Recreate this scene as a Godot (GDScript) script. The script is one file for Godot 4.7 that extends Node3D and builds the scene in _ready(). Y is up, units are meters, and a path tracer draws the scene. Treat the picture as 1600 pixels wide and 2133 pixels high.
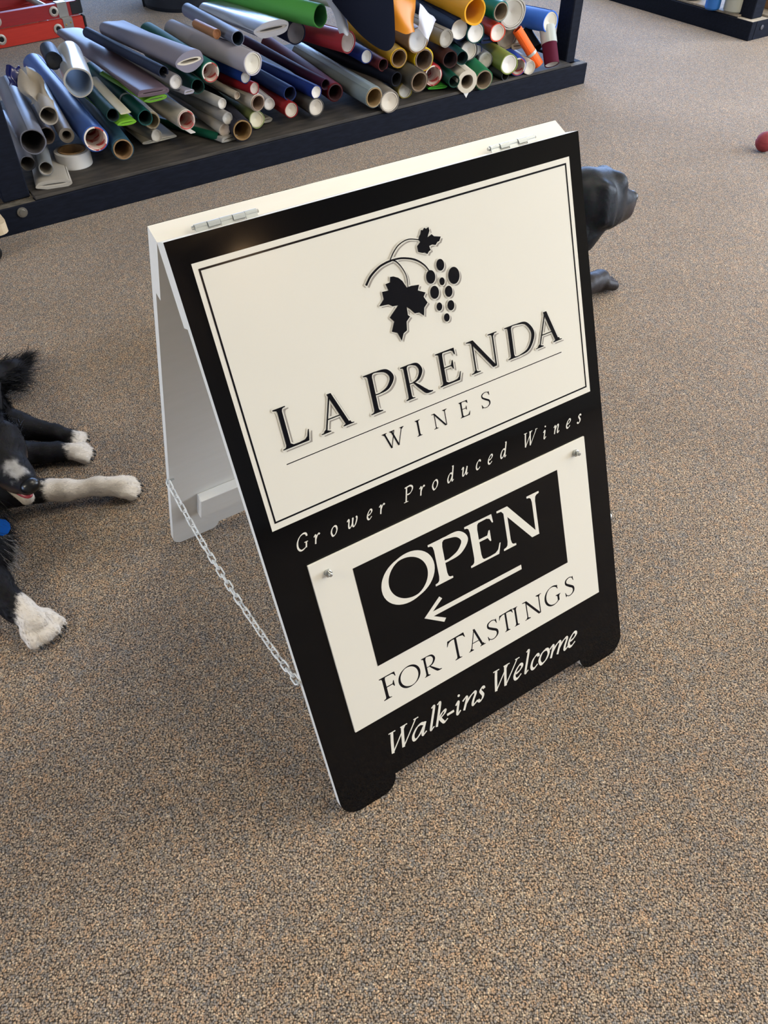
extends Node3D
# A shop floor: sandwich board sign, a shelf full of vinyl roll ends, two dogs, a ladder, a bin and a second rack.

const YAW := 0.57844      # turn of the sign
const LEAN := 0.38145     # lean of each sign panel
const SIGN_AT := Vector3(-0.0600, 0.0, -0.5387)
const SW := 0.61          # sign width
const SH := 0.899         # sign panel length
const SHELF_AT := Vector3(-1.0980, 0.0, -2.6324)   # front bottom of the shelf beam
const SHELF_TURN := 0.61817

var mats := {}
var used := {}

func _ready() -> void:
	set_camera()
	set_light()
	build_room()
	build_shelf()
	build_rolls()
	build_sign()
	build_second_rack()
	build_ladder()
	build_small_things()
	build_collie()
	build_labrador()

# ------------------------------------------------------------------ camera, light
func set_camera() -> void:
	var cam := Camera3D.new()
	cam.name = "camera"
	cam.fov = 65.69
	cam.near = 0.05
	cam.far = 60.0
	add_child(cam)
	var pitch := 0.792636
	var roll := 0.0042157
	var fwd := Vector3(0, -sin(pitch), -cos(pitch))
	var rt := Vector3(1, 0, 0)
	var up := rt.cross(fwd)
	var r2 := rt * cos(roll) + up * sin(roll)
	var u2 := up * cos(roll) - rt * sin(roll)
	cam.transform = Transform3D(Basis(r2, u2, -fwd), Vector3(0, 1.24664, 0))
	cam.current = true

func set_light() -> void:
	var env := Environment.new()
	env.background_mode = Environment.BG_SKY
	var sky := Sky.new()
	var sm := ProceduralSkyMaterial.new()
	sm.sky_top_color = Color(0.42, 0.58, 0.86)
	sm.sky_horizon_color = Color(0.78, 0.84, 0.95)
	sm.ground_bottom_color = Color(0.40, 0.40, 0.42)
	sm.ground_horizon_color = Color(0.62, 0.65, 0.70)
	sm.sky_energy_multiplier = 1.5
	sm.ground_energy_multiplier = 0.8
	sky.sky_material = sm
	env.sky = sky
	env.tonemap_mode = Environment.TONE_MAPPER_LINEAR
	env.tonemap_exposure = 2.66
	env.sdfgi_enabled = true
	env.ssao_enabled = true
	env.ssil_enabled = true
	var we := WorldEnvironment.new()
	we.name = "environment"
	we.environment = env
	add_child(we)
	window_light("daylight_right", Vector3(5.45, 1.45, -3.0), Vector3(-1, -0.12, 0), Vector2(4.8, 1.9), 1.15, Color(0.95, 0.98, 1.0))
	window_light("daylight_back", Vector3(0.5, 1.5, -9.0), Vector3(0, -0.1, 1), Vector2(8.0, 1.9), 1.3, Color(0.62, 0.77, 1.0))
	window_light("daylight_left", Vector3(-5.05, 1.35, 1.7), Vector3(1, -0.1, 0), Vector2(3.6, 1.8), 0.52, Color(0.78, 0.87, 1.0))
	# ceiling troffers
	var spots := [[0.8, -5.4, 0.45], [3.6, -5.2, 1.0], [0.9, -2.0, 0.45], [3.4, -1.6, 1.5], [3.3, 0.5, 2.1], [-2.7, 0.9, 2.3]]
	var where := ["over the middle of the shelf", "over the far rack", "over the black dog", "over the open carpet right of the sign", "right of the camera", "left of the camera"]
	for k in spots.size():
		ceiling_light(Vector3(spots[k][0], 2.9, spots[k][1]), where[k], spots[k][2])

func window_light(called: String, at: Vector3, towards: Vector3, size: Vector2, power: float, c: Color) -> void:
	# daylight entering at a window of the room
	var l := AreaLight3D.new()
	l.name = called
	l.area_size = size
	l.area_normalize_energy = false
	l.light_color = c
	l.light_energy = power
	l.shadow_enabled = true
	add_child(l)
	l.look_at_from_position(at, at + towards, Vector3.UP)
	l.set("area_range", 25.0)

func ceiling_light(at: Vector3, where: String, power: float) -> void:
	var t := thing("ceiling_light", "flat white framed ceiling light panel " + where, "light", at, 0.0, "ceiling light panels")
	var b := G.new()
	b.box(Vector3(-0.62, -0.03, -0.32), Vector3(0.62, -0.001, 0.32))
	put(b, "frame", mat("lampframe", Color(0.85, 0.85, 0.85), 0.5), t)
	var d := G.new()
	d.box(Vector3(-0.58, -0.036, -0.28), Vector3(0.58, -0.0305, 0.28))
	var m := mat("lampglow", Color(0.95, 0.95, 0.92), 0.5)
	m.emission_enabled = true
	m.emission = Color(1.0, 0.96, 0.90)
	m.emission_energy_multiplier = 4.0
	put(d, "diffuser", m, t)
	var l := AreaLight3D.new()
	l.name = "panel_glow"
	l.area_size = Vector2(1.1, 0.5)
	l.area_normalize_energy = false
	l.light_color = Color(1.0, 0.945, 0.82)
	l.light_energy = 1.75 * power
	l.shadow_enabled = true
	l.position = Vector3(0, -0.05, 0)
	l.rotation = Vector3(-PI / 2, 0, 0)
	l.set("area_range", 20.0)
	t.add_child(l)

# ------------------------------------------------------------------ helpers
class G:
	var st := SurfaceTool.new()
	var n := 0
	func _init() -> void:
		st.begin(Mesh.PRIMITIVE_TRIANGLES)
		st.set_smooth_group(-1)
	func smooth(k: int) -> void:
		st.set_smooth_group(k)
	func tri(a: Vector3, b: Vector3, c: Vector3, out: Vector3) -> void:
		if (a - c).cross(a - b).dot(out) < 0.0:
			var t := b
			b = c
			c = t
		st.add_vertex(a)
		st.add_vertex(b)
		st.add_vertex(c)
		n += 1
	func quad(a: Vector3, b: Vector3, c: Vector3, d: Vector3, out: Vector3) -> void:
		tri(a, b, c, out)
		tri(a, c, d, out)
	func uvtri(p: Array, uv: Array, out: Vector3) -> void:
		var o := [0, 1, 2]
		if (p[0] - p[2]).cross(p[0] - p[1]).dot(out) < 0.0:
			o = [0, 2, 1]
		for i in o:
			st.set_uv(uv[i])
			st.add_vertex(p[i])
		n += 1
	# box with small bevel
	func box(lo: Vector3, hi: Vector3, bev := 0.0, xf := Transform3D()) -> void:
		if bev <= 0.0:
			var p := []
			for i in 8:
				p.append(xf * Vector3(hi.x if i & 1 else lo.x, hi.y if i & 2 else lo.y, hi.z if i & 4 else lo.z))
			var bs := xf.basis
			quad(p[0], p[1], p[3], p[2], bs * Vector3(0, 0, -1))
			quad(p[4], p[5], p[7], p[6], bs * Vector3(0, 0, 1))
			quad(p[0], p[2], p[6], p[4], bs * Vector3(-1, 0, 0))
			quad(p[1], p[3], p[7], p[5], bs * Vector3(1, 0, 0))
			quad(p[0], p[1], p[5], p[4], bs * Vector3(0, -1, 0))
			quad(p[2], p[3], p[7], p[6], bs * Vector3(0, 1, 0))
			return
		var c := (lo + hi) / 2
		var h := (hi - lo) / 2
		# faces
		for ax in 3:
			var u := (ax + 1) % 3
			var w := (ax + 2) % 3
			for s in [-1.0, 1.0]:
				var q := []
				for k in [[-1, -1], [1, -1], [1, 1], [-1, 1]]:
					var v := Vector3()
					v[ax] = s * h[ax]
					v[u] = k[0] * (h[u] - bev)
					v[w] = k[1] * (h[w] - bev)
					q.append(xf * (c + v))
				var o := Vector3()
				o[ax] = s
				quad(q[0], q[1], q[2], q[3], xf.basis * o)
		# edges
		for ax in 3:
			var u := (ax + 1) % 3
			var w := (ax + 2) % 3
			for su in [-1.0, 1.0]:
				for sw in [-1.0, 1.0]:
					var a := Vector3()
					a[u] = su * h[u]
					a[w] = sw * (h[w] - bev)
					var b := Vector3()
					b[u] = su * (h[u] - bev)
					b[w] = sw * h[w]
					var e := Vector3()
					e[ax] = h[ax] - bev
					var o := Vector3()
					o[u] = su
					o[w] = sw
					quad(xf * (c + a - e), xf * (c + a + e), xf * (c + b + e), xf * (c + b - e), xf.basis * o)
		for sx in [-1.0, 1.0]:
			for sy in [-1.0, 1.0]:
				for sz in [-1.0, 1.0]:
					var s := Vector3(sx, sy, sz)
					var a := c + s * (h - Vector3(0, bev, bev))
					var b := c + s * (h - Vector3(bev, 0, bev))
					var d := c + s * (h - Vector3(bev, bev, 0))
					tri(xf * a, xf * b, xf * d, xf.basis * s)
	# lathe about y; profile of (r, y); outward decided by the profile's order: going up = outside
	func lathe(prof: Array, seg := 24, xf := Transform3D(), cap := true) -> void:
		for i in prof.size() - 1:
			st.set_smooth_group(i + 1 if prof[i].distance_to(prof[i + 1]) > 0.0 else 0)
			var a: Vector2 = prof[i]
			var b: Vector2 = prof[i + 1]
			var nn := Vector2(b.y - a.y, -(b.x - a.x))
			for k in seg:
				var t0 := TAU * k / seg
				var t1 := TAU * (k + 1) / seg
				var p := [Vector3(a.x * cos(t0), a.y, a.x * sin(t0)), Vector3(a.x * cos(t1), a.y, a.x * sin(t1)), Vector3(b.x * cos(t1), b.y, b.x * sin(t1)), Vector3(b.x * cos(t0), b.y, b.x * sin(t0))]
				var tm := (t0 + t1) / 2
				var o := xf.basis * Vector3(nn.x * cos(tm), nn.y, nn.x * sin(tm))
				if a.x > 1e-6:
					tri(xf * p[0], xf * p[1], xf * p[2] if b.x > 1e-6 else xf * p[3], o)
				if b.x > 1e-6:
					tri(xf * p[0], xf * p[2], xf * p[3], o)
		st.set_smooth_group(-1)
	# tube along points
	func pipe(pts: Array, r: float, seg := 8, closed := false, flat := 1.0) -> void:
		st.set_smooth_group(0)
		var m := pts.size()
		var rings := []
		var prev := Vector3.ZERO
		for i in m:
			var a: Vector3 = pts[(i - 1 + m) % m] if closed or i > 0 else pts[i]
			var b: Vector3 = pts[(i + 1) % m] if closed or i < m - 1 else pts[i]
			var t := (b - a).normalized()
			var u := prev
			if u == Vector3.ZERO:
				u = t.cross(Vector3.UP if absf(t.y) < 0.9 else Vector3.RIGHT)
			u = (u - t * u.dot(t)).normalized()
			prev = u
			var w := t.cross(u)
			var ring := []
			for k in seg:
				var th := TAU * k / seg
				ring.append(pts[i] + (u * cos(th) + w * sin(th) * flat) * r)
			rings.append(ring)
		for i in (m if closed else m - 1):
			var j := (i + 1) % m
			for k in seg:
				var l := (k + 1) % seg
				var mid: Vector3 = (rings[i][k] + rings[i][l]) / 2.0 - pts[i]
				quad(rings[i][k], rings[i][l], rings[j][l], rings[j][k], mid)
		st.set_smooth_group(-1)
		if not closed:
			for e in [0, m - 1]:
				var dirv: Vector3 = (pts[0] - pts[1]) if e == 0 else (pts[m - 1] - pts[m - 2])
				for k in seg:
					tri(pts[e], rings[e][k], rings[e][(k + 1) % seg], dirv)
	# flat outline (x, y) pulled from z0 to z1 (z1 > z0)
	func extrude(poly: PackedVector2Array, z0: float, z1: float, xf := Transform3D(), sides := true) -> void:
		var idx := Geometry2D.triangulate_polygon(poly)
		for i in range(0, idx.size(), 3):
			var q := [poly[idx[i]], poly[idx[i + 1]], poly[idx[i + 2]]]
			for z in [z0, z1]:
				tri(xf * Vector3(q[0].x, q[0].y, z), xf * Vector3(q[1].x, q[1].y, z), xf * Vector3(q[2].x, q[2].y, z), xf.basis * Vector3(0, 0, 1 if z == z1 else -1))
		if not sides:
			return
		var ccw := not Geometry2D.is_polygon_clockwise(poly)
		for i in poly.size():
			var a := poly[i]
			var b := poly[(i + 1) % poly.size()]
			var nn := Vector2(b.y - a.y, -(b.x - a.x)) * (1.0 if ccw else -1.0)
			quad(xf * Vector3(a.x, a.y, z0), xf * Vector3(b.x, b.y, z0), xf * Vector3(b.x, b.y, z1), xf * Vector3(a.x, a.y, z1), xf.basis * Vector3(nn.x, nn.y, 0))
	func mesh() -> ArrayMesh:
		st.generate_normals()
		st.index()
		return st.commit()

func numbered(called: String) -> String:
	var k: int = used.get(called, 0)
	used[called] = k + 1
	return called if k == 0 else "%s_%03d" % [called, k]

func thing(called: String, label: String, category: String, at := Vector3.ZERO, turn := 0.0, group := "") -> Node3D:
	var o := Node3D.new()
	o.name = numbered(called)
	add_child(o)
	o.position = at
	o.rotation.y = turn
	o.set_meta("label", label)
	o.set_meta("category", category)
	if group:
		o.set_meta("group", group)
	return o

func put(g: G, called: String, m: Material, parent: Node, label := "") -> MeshInstance3D:
	return put_mesh(g.mesh(), called, m, parent, label)

func put_mesh(me: Mesh, called: String, m: Material, parent: Node, label := "") -> MeshInstance3D:
	var o := MeshInstance3D.new()
	o.mesh = me
	o.material_override = m
	o.name = called if parent != self else numbered(called)
	parent.add_child(o, true)
	if label:
		o.set_meta("label", label)
	return o

func struct(g: G, called: String, m: Material) -> MeshInstance3D:
	var o := put(g, called, m, self)
	o.set_meta("kind", "structure")
	return o

func tag(o: Node, label: String, category: String, group := "") -> void:
	o.set_meta("label", label)
	o.set_meta("category", category)
	if group:
		o.set_meta("group", group)

func mat(key: String, c: Color, rough := 0.5, metal := 0.0) -> StandardMaterial3D:
	if mats.has(key):
		return mats[key]
	var m := StandardMaterial3D.new()
	m.albedo_color = c
	m.roughness = rough
	m.metallic = metal
	mats[key] = m
	return m

func matte(m: StandardMaterial3D, spec := 0.22) -> StandardMaterial3D:
	m.metallic_specular = spec
	return m

func grain(key: String, c: Color, c2: Color, rough: float, scale: Vector3, freq := 0.02) -> StandardMaterial3D:
	# a coloured, streaky surface: noise stretched along one axis
	if mats.has(key):
		return mats[key]
	var m := mat(key, Color.WHITE, rough)
	var nz := FastNoiseLite.new()
	nz.seed = key.hash() % 1000
	nz.frequency = freq
	nz.fractal_octaves = 4
	var nt := NoiseTexture2D.new()
	nt.width = 256
	nt.height = 256
	nt.seamless = true
	nt.noise = nz
	var gr := Gradient.new()
	gr.set_color(0, c)
	gr.set_color(1, c2)
	nt.color_ramp = gr
	m.albedo_texture = nt
	m.uv1_triplanar = true
	m.uv1_scale = scale
	return m

# ------------------------------------------------------------------ room
func carpet_material() -> StandardMaterial3D:
	# loop pile: one rounded tuft stamped per cell of a jittered grid, wrapping at the edges
	var sz := 1536
	var cells := 400
	var rng := RandomNumberGenerator.new()
	rng.seed = 77
	var patch := FastNoiseLite.new()
	patch.frequency = 0.02
	patch.fractal_octaves = 4
	patch.seed = 9
	var patch2 := FastNoiseLite.new()
	patch2.frequency = 0.075
	patch2.fractal_octaves = 2
	patch2.seed = 21
	var ps := 512
	var pd := patch.get_seamless_image(ps, ps, false, false, 0.2).get_data()
	var qd := patch2.get_seamless_image(ps, ps, false, false, 0.2).get_data()
	var yarn := [Vector3(0.633, 0.564, 0.495), Vector3(0.739, 0.662, 0.569), Vector3(0.677, 0.609, 0.532), Vector3(0.843, 0.758, 0.644), Vector3(0.599, 0.547, 0.495), Vector3(0.773, 0.652, 0.532), Vector3(0.607, 0.573, 0.542), Vector3(0.703, 0.617, 0.524)]
	var col := PackedByteArray()
	col.resize(sz * sz * 3)
	var hgt := PackedByteArray()
	hgt.resize(sz * sz)
	hgt.fill(0)
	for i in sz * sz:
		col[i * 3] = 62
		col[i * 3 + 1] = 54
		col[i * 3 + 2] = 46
	var step := float(sz) / cells
	for cy in cells:
		for cx in cells:
			var px := (cx + 0.5 + rng.randf_range(-0.42, 0.42)) * step
			var py := (cy + 0.5 + rng.randf_range(-0.42, 0.42)) * step
			var at := (int(py / sz * ps) % ps) * ps + int(px / sz * ps) % ps
			var p := pd[at] / 255.0 - 0.5
			var q := qd[at] / 255.0 - 0.5
			var k := int(rng.randf() * 8.0)
			# neighbouring tufts tend to share a yarn where the blotches run
			if q > 0.12 and rng.randf() < 0.22:
				k = 5
			elif q < -0.14 and rng.randf() < 0.22:
				k = 6
			var c: Vector3 = yarn[k] * rng.randf_range(0.84, 1.12)
			c += Vector3(p * 0.02 + q * 0.045, p * 0.005, -p * 0.015 - q * 0.035)
			var ra := rng.randf_range(2.0, 2.9)
			var rb := ra * rng.randf_range(0.70, 1.0)
			var an := rng.randf() * PI
			var ca := cos(an)
			var sa := sin(an)
			var x0 := int(floor(px - ra))
			var y0 := int(floor(py - ra))
			var top := rng.randf_range(0.80, 1.0)
			for y in range(y0, y0 + 7):
				for x in range(x0, x0 + 7):
					var dx := x + 0.5 - px
					var dy := y + 0.5 - py
					var u := (dx * ca + dy * sa) / ra
					var v := (dy * ca - dx * sa) / rb
					var d := u * u + v * v
					if d >= 1.0:
						continue
					var hh := int((1.0 - d * 0.85) * top * 255.0)
					var o := posmod(y, sz) * sz + posmod(x, sz)
					if hh <= hgt[o]:
						continue
					hgt[o] = hh
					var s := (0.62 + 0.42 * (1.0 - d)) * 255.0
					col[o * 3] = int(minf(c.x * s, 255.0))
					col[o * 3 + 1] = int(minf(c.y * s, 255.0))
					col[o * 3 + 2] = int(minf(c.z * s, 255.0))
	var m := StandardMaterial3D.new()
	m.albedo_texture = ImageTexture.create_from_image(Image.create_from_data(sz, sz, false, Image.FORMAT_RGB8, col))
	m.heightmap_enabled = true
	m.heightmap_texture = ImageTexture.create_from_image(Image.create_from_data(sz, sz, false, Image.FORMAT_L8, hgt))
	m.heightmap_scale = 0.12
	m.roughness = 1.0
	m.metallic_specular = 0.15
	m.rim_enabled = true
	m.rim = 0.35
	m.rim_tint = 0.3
	var wear := FastNoiseLite.new()
	wear.frequency = 0.008
	wear.fractal_octaves = 4
	wear.seed = 33
	var nt := NoiseTexture2D.new()
	nt.width = 512
	nt.height = 512
	nt.seamless = true
	nt.noise = wear
	var gr := Gradient.new()
	gr.set_color(0, Color(0.88, 0.875, 0.87))
	gr.set_color(1, Color(1.0, 1.0, 1.0))
	nt.color_ramp = gr
	m.detail_enabled = true
	m.detail_blend_mode = BaseMaterial3D.BLEND_MODE_MUL
	m.detail_albedo = nt
	m.detail_uv_layer = BaseMaterial3D.DETAIL_UV_2
	return m

func build_room() -> void:
	var x0 := -5.2
	var x1 := 5.6
	var z0 := -9.2
	var z1 := 4.2
	var hh := 2.9
	# carpet with uv at 1.12 m a tile
	var st := SurfaceTool.new()
	st.begin(Mesh.PRIMITIVE_TRIANGLES)
	var cs := [Vector3(x0, 0, z0), Vector3(x1, 0, z0), Vector3(x1, 0, z1), Vector3(x0, 0, z1)]
	for k in [0, 1, 2, 0, 2, 3]:
		var p: Vector3 = cs[k]
		st.set_normal(Vector3.UP)
		st.set_uv(Vector2(p.x, p.z) / 1.12)
		st.set_uv2(Vector2(p.x, p.z) / 3.4)
		st.add_vertex(p)
	var slab := G.new()
	slab.box(Vector3(x0 - 0.2, -0.15, z0 - 0.2), Vector3(x1 + 0.2, -0.002, z1 + 0.2))
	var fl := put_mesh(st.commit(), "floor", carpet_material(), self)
	fl.set_meta("kind", "structure")
	var sub := put(slab, "slab", mat("concrete", Color(0.5, 0.5, 0.5), 0.9), fl)
	sub.set_meta("kind", "structure")
	var wallm := grain("wallpaint", Color(0.66, 0.64, 0.60), Color(0.70, 0.68, 0.64), 0.8, Vector3(0.7, 0.7, 0.7))
	var c := G.new()
	c.box(Vector3(x0 - 0.2, hh, z0 - 0.2), Vector3(x1 + 0.2, hh + 0.15, z1 + 0.2))
	struct(c, "ceiling", mat("ceil", Color(0.80, 0.79, 0.76), 0.9))
	# back wall with a shop window
	wall_with_hole("wall_back", "z", z0 - 0.2, z0, x0 - 0.2, x1 + 0.2, hh, -3.6, 4.6, 0.5, 2.5, wallm)
	window_in("window_1", "z", z0 - 0.1, -3.6, 4.6, 0.5, 2.5, 5)
	wall_with_hole("wall_right", "x", x1, x1 + 0.2, z0, z1, hh, -5.5, -0.5, 0.4, 2.5, wallm)
	window_in("window_2", "x", x1 + 0.1, -5.5, -0.5, 0.4, 2.5, 4)
	wall_with_hole("wall_left", "x", x0 - 0.2, x0, z0, z1, hh, -0.2, 3.6, 0.4, 2.3, wallm)
	window_in("window_3", "x", x0 - 0.1, -0.2, 3.6, 0.4, 2.3, 3)
	var f := G.new()
	f.box(Vector3(x0 - 0.2, 0, z1), Vector3(x1 + 0.2, hh, z1 + 0.2))
	struct(f, "wall_front", wallm)

func wall_with_hole(called: String, axis: String, t0: float, t1: float, a0: float, a1: float, hh: float, h0: float, h1: float, y0: float, y1: float, m: Material) -> void:
	var g := G.new()
	for q in [[a0, h0, 0.0, hh], [h1, a1, 0.0, hh], [h0, h1, 0.0, y0], [h0, h1, y1, hh]]:
		if axis == "z":
			g.box(Vector3(q[0], q[2], t0), Vector3(q[1], q[3], t1))
		else:
			g.box(Vector3(t0, q[2], q[0]), Vector3(t1, q[3], q[1]))
	struct(g, called, m)

func window_in(called: String, axis: String, t: float, a0: float, a1: float, y0: float, y1: float, n: int) -> void:
	var fr := G.new()
	for i in n + 1:
		var a := lerpf(a0, a1, float(i) / n)
		if axis == "z":
			fr.box(Vector3(a - 0.03, y0, t - 0.04), Vector3(a + 0.03, y1, t + 0.04))
		else:
			fr.box(Vector3(t - 0.04, y0, a - 0.03), Vector3(t + 0.04, y1, a + 0.03))
	for y in [y0, y1]:
		if axis == "z":
			fr.box(Vector3(a0 + 0.03, y - 0.03, t - 0.04), Vector3(a1 - 0.03, y + 0.03, t + 0.04))
		else:
			fr.box(Vector3(t - 0.04, y - 0.03, a0 + 0.03), Vector3(t + 0.04, y + 0.03, a1 - 0.03))
	var o := struct(fr, called, mat("alu", Color(0.55, 0.56, 0.58), 0.4, 0.6))
	var gm := mat("pane", Color(0.9, 0.95, 1.0, 0.06), 0.02)
	gm.transparency = BaseMaterial3D.TRANSPARENCY_ALPHA
	for i in n:
		var p := G.new()
		var b0 := lerpf(a0, a1, float(i) / n) + 0.03
		var b1 := lerpf(a0, a1, float(i + 1) / n) - 0.03
		if axis == "z":
			p.quad(Vector3(b0, y0 + 0.03, t), Vector3(b1, y0 + 0.03, t), Vector3(b1, y1 - 0.03, t), Vector3(b0, y1 - 0.03, t), Vector3(0, 0, 1))
		else:
			p.quad(Vector3(t, y0 + 0.03, b0), Vector3(t, y0 + 0.03, b1), Vector3(t, y1 - 0.03, b1), Vector3(t, y1 - 0.03, b0), Vector3(-1, 0, 0))
		put(p, "pane", gm, o)

# ------------------------------------------------------------------ shelf with the pile
func navy_paint() -> StandardMaterial3D:
	return matte(grain("navypaint", Color(0.06, 0.072, 0.105), Color(0.09, 0.105, 0.15), 0.7, Vector3(3, 14, 14)))

func build_shelf() -> void:
	# local x runs along the front, local z towards the viewer, origin at the front bottom edge
	var t := thing("storage_shelf", "long navy painted timber shelf unit holding the pile of vinyl rolls", "shelf", SHELF_AT, SHELF_TURN)
	var np := navy_paint()
	var beam := G.new()
	beam.box(Vector3(-0.235, 0, -0.038), Vector3(2.5, 0.089, 0), 0.003)
	put(beam, "beam", np, t)
	for x in [-0.235, 2.462]:
		var sb := G.new()
		sb.box(Vector3(x, 0, -0.98), Vector3(x + 0.038, 0.088, -0.039), 0.003)
		put(sb, "beam", np, t)
	var rb := G.new()
	rb.box(Vector3(-0.235, 0, -1.02), Vector3(2.5, 0.089, -0.981), 0.003)
	put(rb, "beam", np, t)
	var deck := G.new()
	deck.box(Vector3(-0.078, 0.0895, -1.0), Vector3(2.395, 0.101, -0.006), 0.0015)
	put(deck, "deck", grain("deckwood", Color(0.12, 0.105, 0.09), Color(0.27, 0.245, 0.215), 0.75, Vector3(2, 9, 9), 0.012), t, "worn dark plywood deck")
	for p in [[-0.172, -0.042, 0.089], [2.397, -0.042, 0.058], [-0.172, -0.89, 0.089], [2.397, -0.89, 0.058]]:
		var po := G.new()
		po.box(Vector3(p[0], 0.0893, p[1] - 0.089), Vector3(p[0] + p[2], 1.9, p[1]), 0.004)
		put(po, "post", np, t)
	# the next shelf up, above the picture
	for q in [[-0.235, 0.93, -0.038, 2.5, 1.02, 0.0], [-0.235, 0.93, -1.02, 2.5, 1.02, -0.982]]:
		var ub := G.new()
		ub.box(Vector3(q[0], q[1], q[2]), Vector3(q[3], q[4], q[5]), 0.003)
		put(ub, "beam", np, t)
	var ud := G.new()
	ud.box(Vector3(-0.07, 1.0205, -1.0), Vector3(2.39, 1.032, -0.005))
	put(ud, "deck", mats["deckwood"], t)
	# raw worn strips on the top of the beam beside the posts
	for q in [[-0.232, -0.081], [2.40, 2.497]]:
		var ws := G.new()
		ws.box(Vector3(q[0], 0.0892, -0.036), Vector3(q[1], 0.0898, -0.003))
		put(ws, "worn_edge", grain("wornwood", Color(0.24, 0.22, 0.18), Color(0.42, 0.39, 0.34), 0.8, Vector3(6, 12, 12)), t, "bare scuffed wood on the beam top")
	var bolt := G.new()
	bolt.lathe([Vector2(0.0, 0.0), Vector2(0.017, 0.0), Vector2(0.017, 0.003), Vector2(0.010, 0.004), Vector2(0.010, 0.009), Vector2(0.0, 0.009)].map(func(v): return v), 14, Transform3D(Basis(Vector3.RIGHT, PI / 2), Vector3(-0.1328, 0.066, 0.0005)))
	put(bolt, "bolt", mat("steel", Color(0.62, 0.62, 0.60), 0.3, 0.9), t)
	var chip := G.new()
	chip.box(Vector3(2.43, 0.50, -0.0418), Vector3(2.437, 0.516, -0.041))
	put(chip, "paint_chip", mat("paper", Color(0.86, 0.85, 0.83), 0.8), t)

func roll_tube(L: float, r: float, rin: float, flat: float, sd: int, seg := 30, wob := 0.012, spiral := 0.03) -> G:
	# a rolled sheet: outside, both rims and the inside; front face at z = 0, running to -L
	var g := G.new()
	var ph := fmod(sd * 1.7, TAU)
	var nz := 7
	var prof := func(k: int, rr: float, z: float, inner: bool) -> Vector3:
		var th := ph + TAU * k / float(seg)
		var wv := 1.0 + wob * sin(3.0 * th + z * 9.0 + sd) + wob * 0.7 * sin(5.0 * th - z * 14.0 + sd * 2.3) + wob * sin(z * 11.0 + sd * 3.1)
		var q := rr * wv
		if not inner:
			q *= 1.0 + spiral * k / float(seg)
		var x := cos(th)
		var y := sin(th)
		if flat < 0.95:
			# stadium-like
			var e := 0.62 if flat < 0.4 else 0.85
			x = signf(x) * pow(absf(x), e)
			y = signf(y) * pow(absf(y), 0.8) * (1.0 + 0.22 * sin(th * 2.0 + z * 6.0 + sd))
			return Vector3(x * q, y * (q * flat if not inner else rr * flat * 0.34), z)
		return Vector3(x * q, y * q, z)
	for i in nz:
		var za := -L * i / nz
		var zb := -L * (i + 1) / nz
		for k in seg:
			g.smooth(1)
			var a: Vector3 = prof.call(k, r, za, false)
			var b: Vector3 = prof.call(k + 1, r, za, false)
			var c: Vector3 = prof.call(k + 1, r, zb, false)
			var d: Vector3 = prof.call(k, r, zb, false)
			g.quad(a, b, c, d, Vector3(a.x + b.x, a.y + b.y, 0))
			if rin > 0.0:
				g.smooth(2)
				a = prof.call(k, rin, za, true)
				b = prof.call(k + 1, rin, za, true)
				c = prof.call(k + 1, rin, zb, true)
				d = prof.call(k, rin, zb, true)
				g.quad(a, b, c, d, -Vector3(a.x + b.x, a.y + b.y, 0))
	g.smooth(-1)
	for k in seg:
		for z in [0.0, -L]:
			var a: Vector3 = prof.call(k, r, z, false)
			var b: Vector3 = prof.call(k + 1, r, z, false)
			var o := Vector3(0, 0, 1 if z == 0.0 else -1)
			if rin > 0.0:
				g.quad(a, b, prof.call(k + 1, rin, z, true), prof.call(k, rin, z, true), o)
			else:
				g.tri(a, b, Vector3(0, 0, z), o)
	# step at the seam
	var s0: Vector3 = prof.call(0, r, 0.0, false)
	var s1: Vector3 = prof.call(seg, r, 0.0, false)
	var s2: Vector3 = prof.call(seg, r, -L, false)
	var s3: Vector3 = prof.call(0, r, -L, false)
	g.quad(s0, s1, s2, s3, Vector3(-sin(ph), cos(ph), 0))
	return g

func vinyl(hex: String, gloss := 0.38) -> StandardMaterial3D:
	var c := Color.html(hex)
	var m := matte(mat("vinyl" + hex, c, gloss + (0.08 if c.get_luminance() < 0.22 else 0.0)), 0.22 if c.get_luminance() < 0.22 else 0.36)
	return m

func core_material(hex: String) -> StandardMaterial3D:
	var key := "core" + hex
	if mats.has(key):
		return mats[key]
	var c := Color.html(hex)
	if c.get_luminance() > 0.55:
		# white card tube with red print inside
		var m := mat(key, Color.WHITE, 0.7)
		var nz := FastNoiseLite.new()
		nz.seed = 4
		nz.frequency = 0.03
		nz.noise_type = FastNoiseLite.TYPE_CELLULAR
		nz.cellular_return_type = FastNoiseLite.RETURN_CELL_VALUE
		nz.fractal_type = FastNoiseLite.FRACTAL_NONE
		var nt := NoiseTexture2D.new()
		nt.width = 128
		nt.height = 128
		nt.seamless = true
		nt.noise = nz
		var gr := Gradient.new()
		gr.interpolation_mode = Gradient.GRADIENT_INTERPOLATE_CONSTANT
		gr.set_color(0, c)
		gr.set_color(1, Color(0.66, 0.24, 0.22))
		gr.set_offset(1, 0.90)
		nt.color_ramp = gr
		m.albedo_texture = nt
		m.uv1_triplanar = true
		m.uv1_scale = Vector3(9, 9, 9)
		return m
	return grain(key, c.darkened(0.12), c.lightened(0.08), 0.8, Vector3(8, 8, 8))

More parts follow.
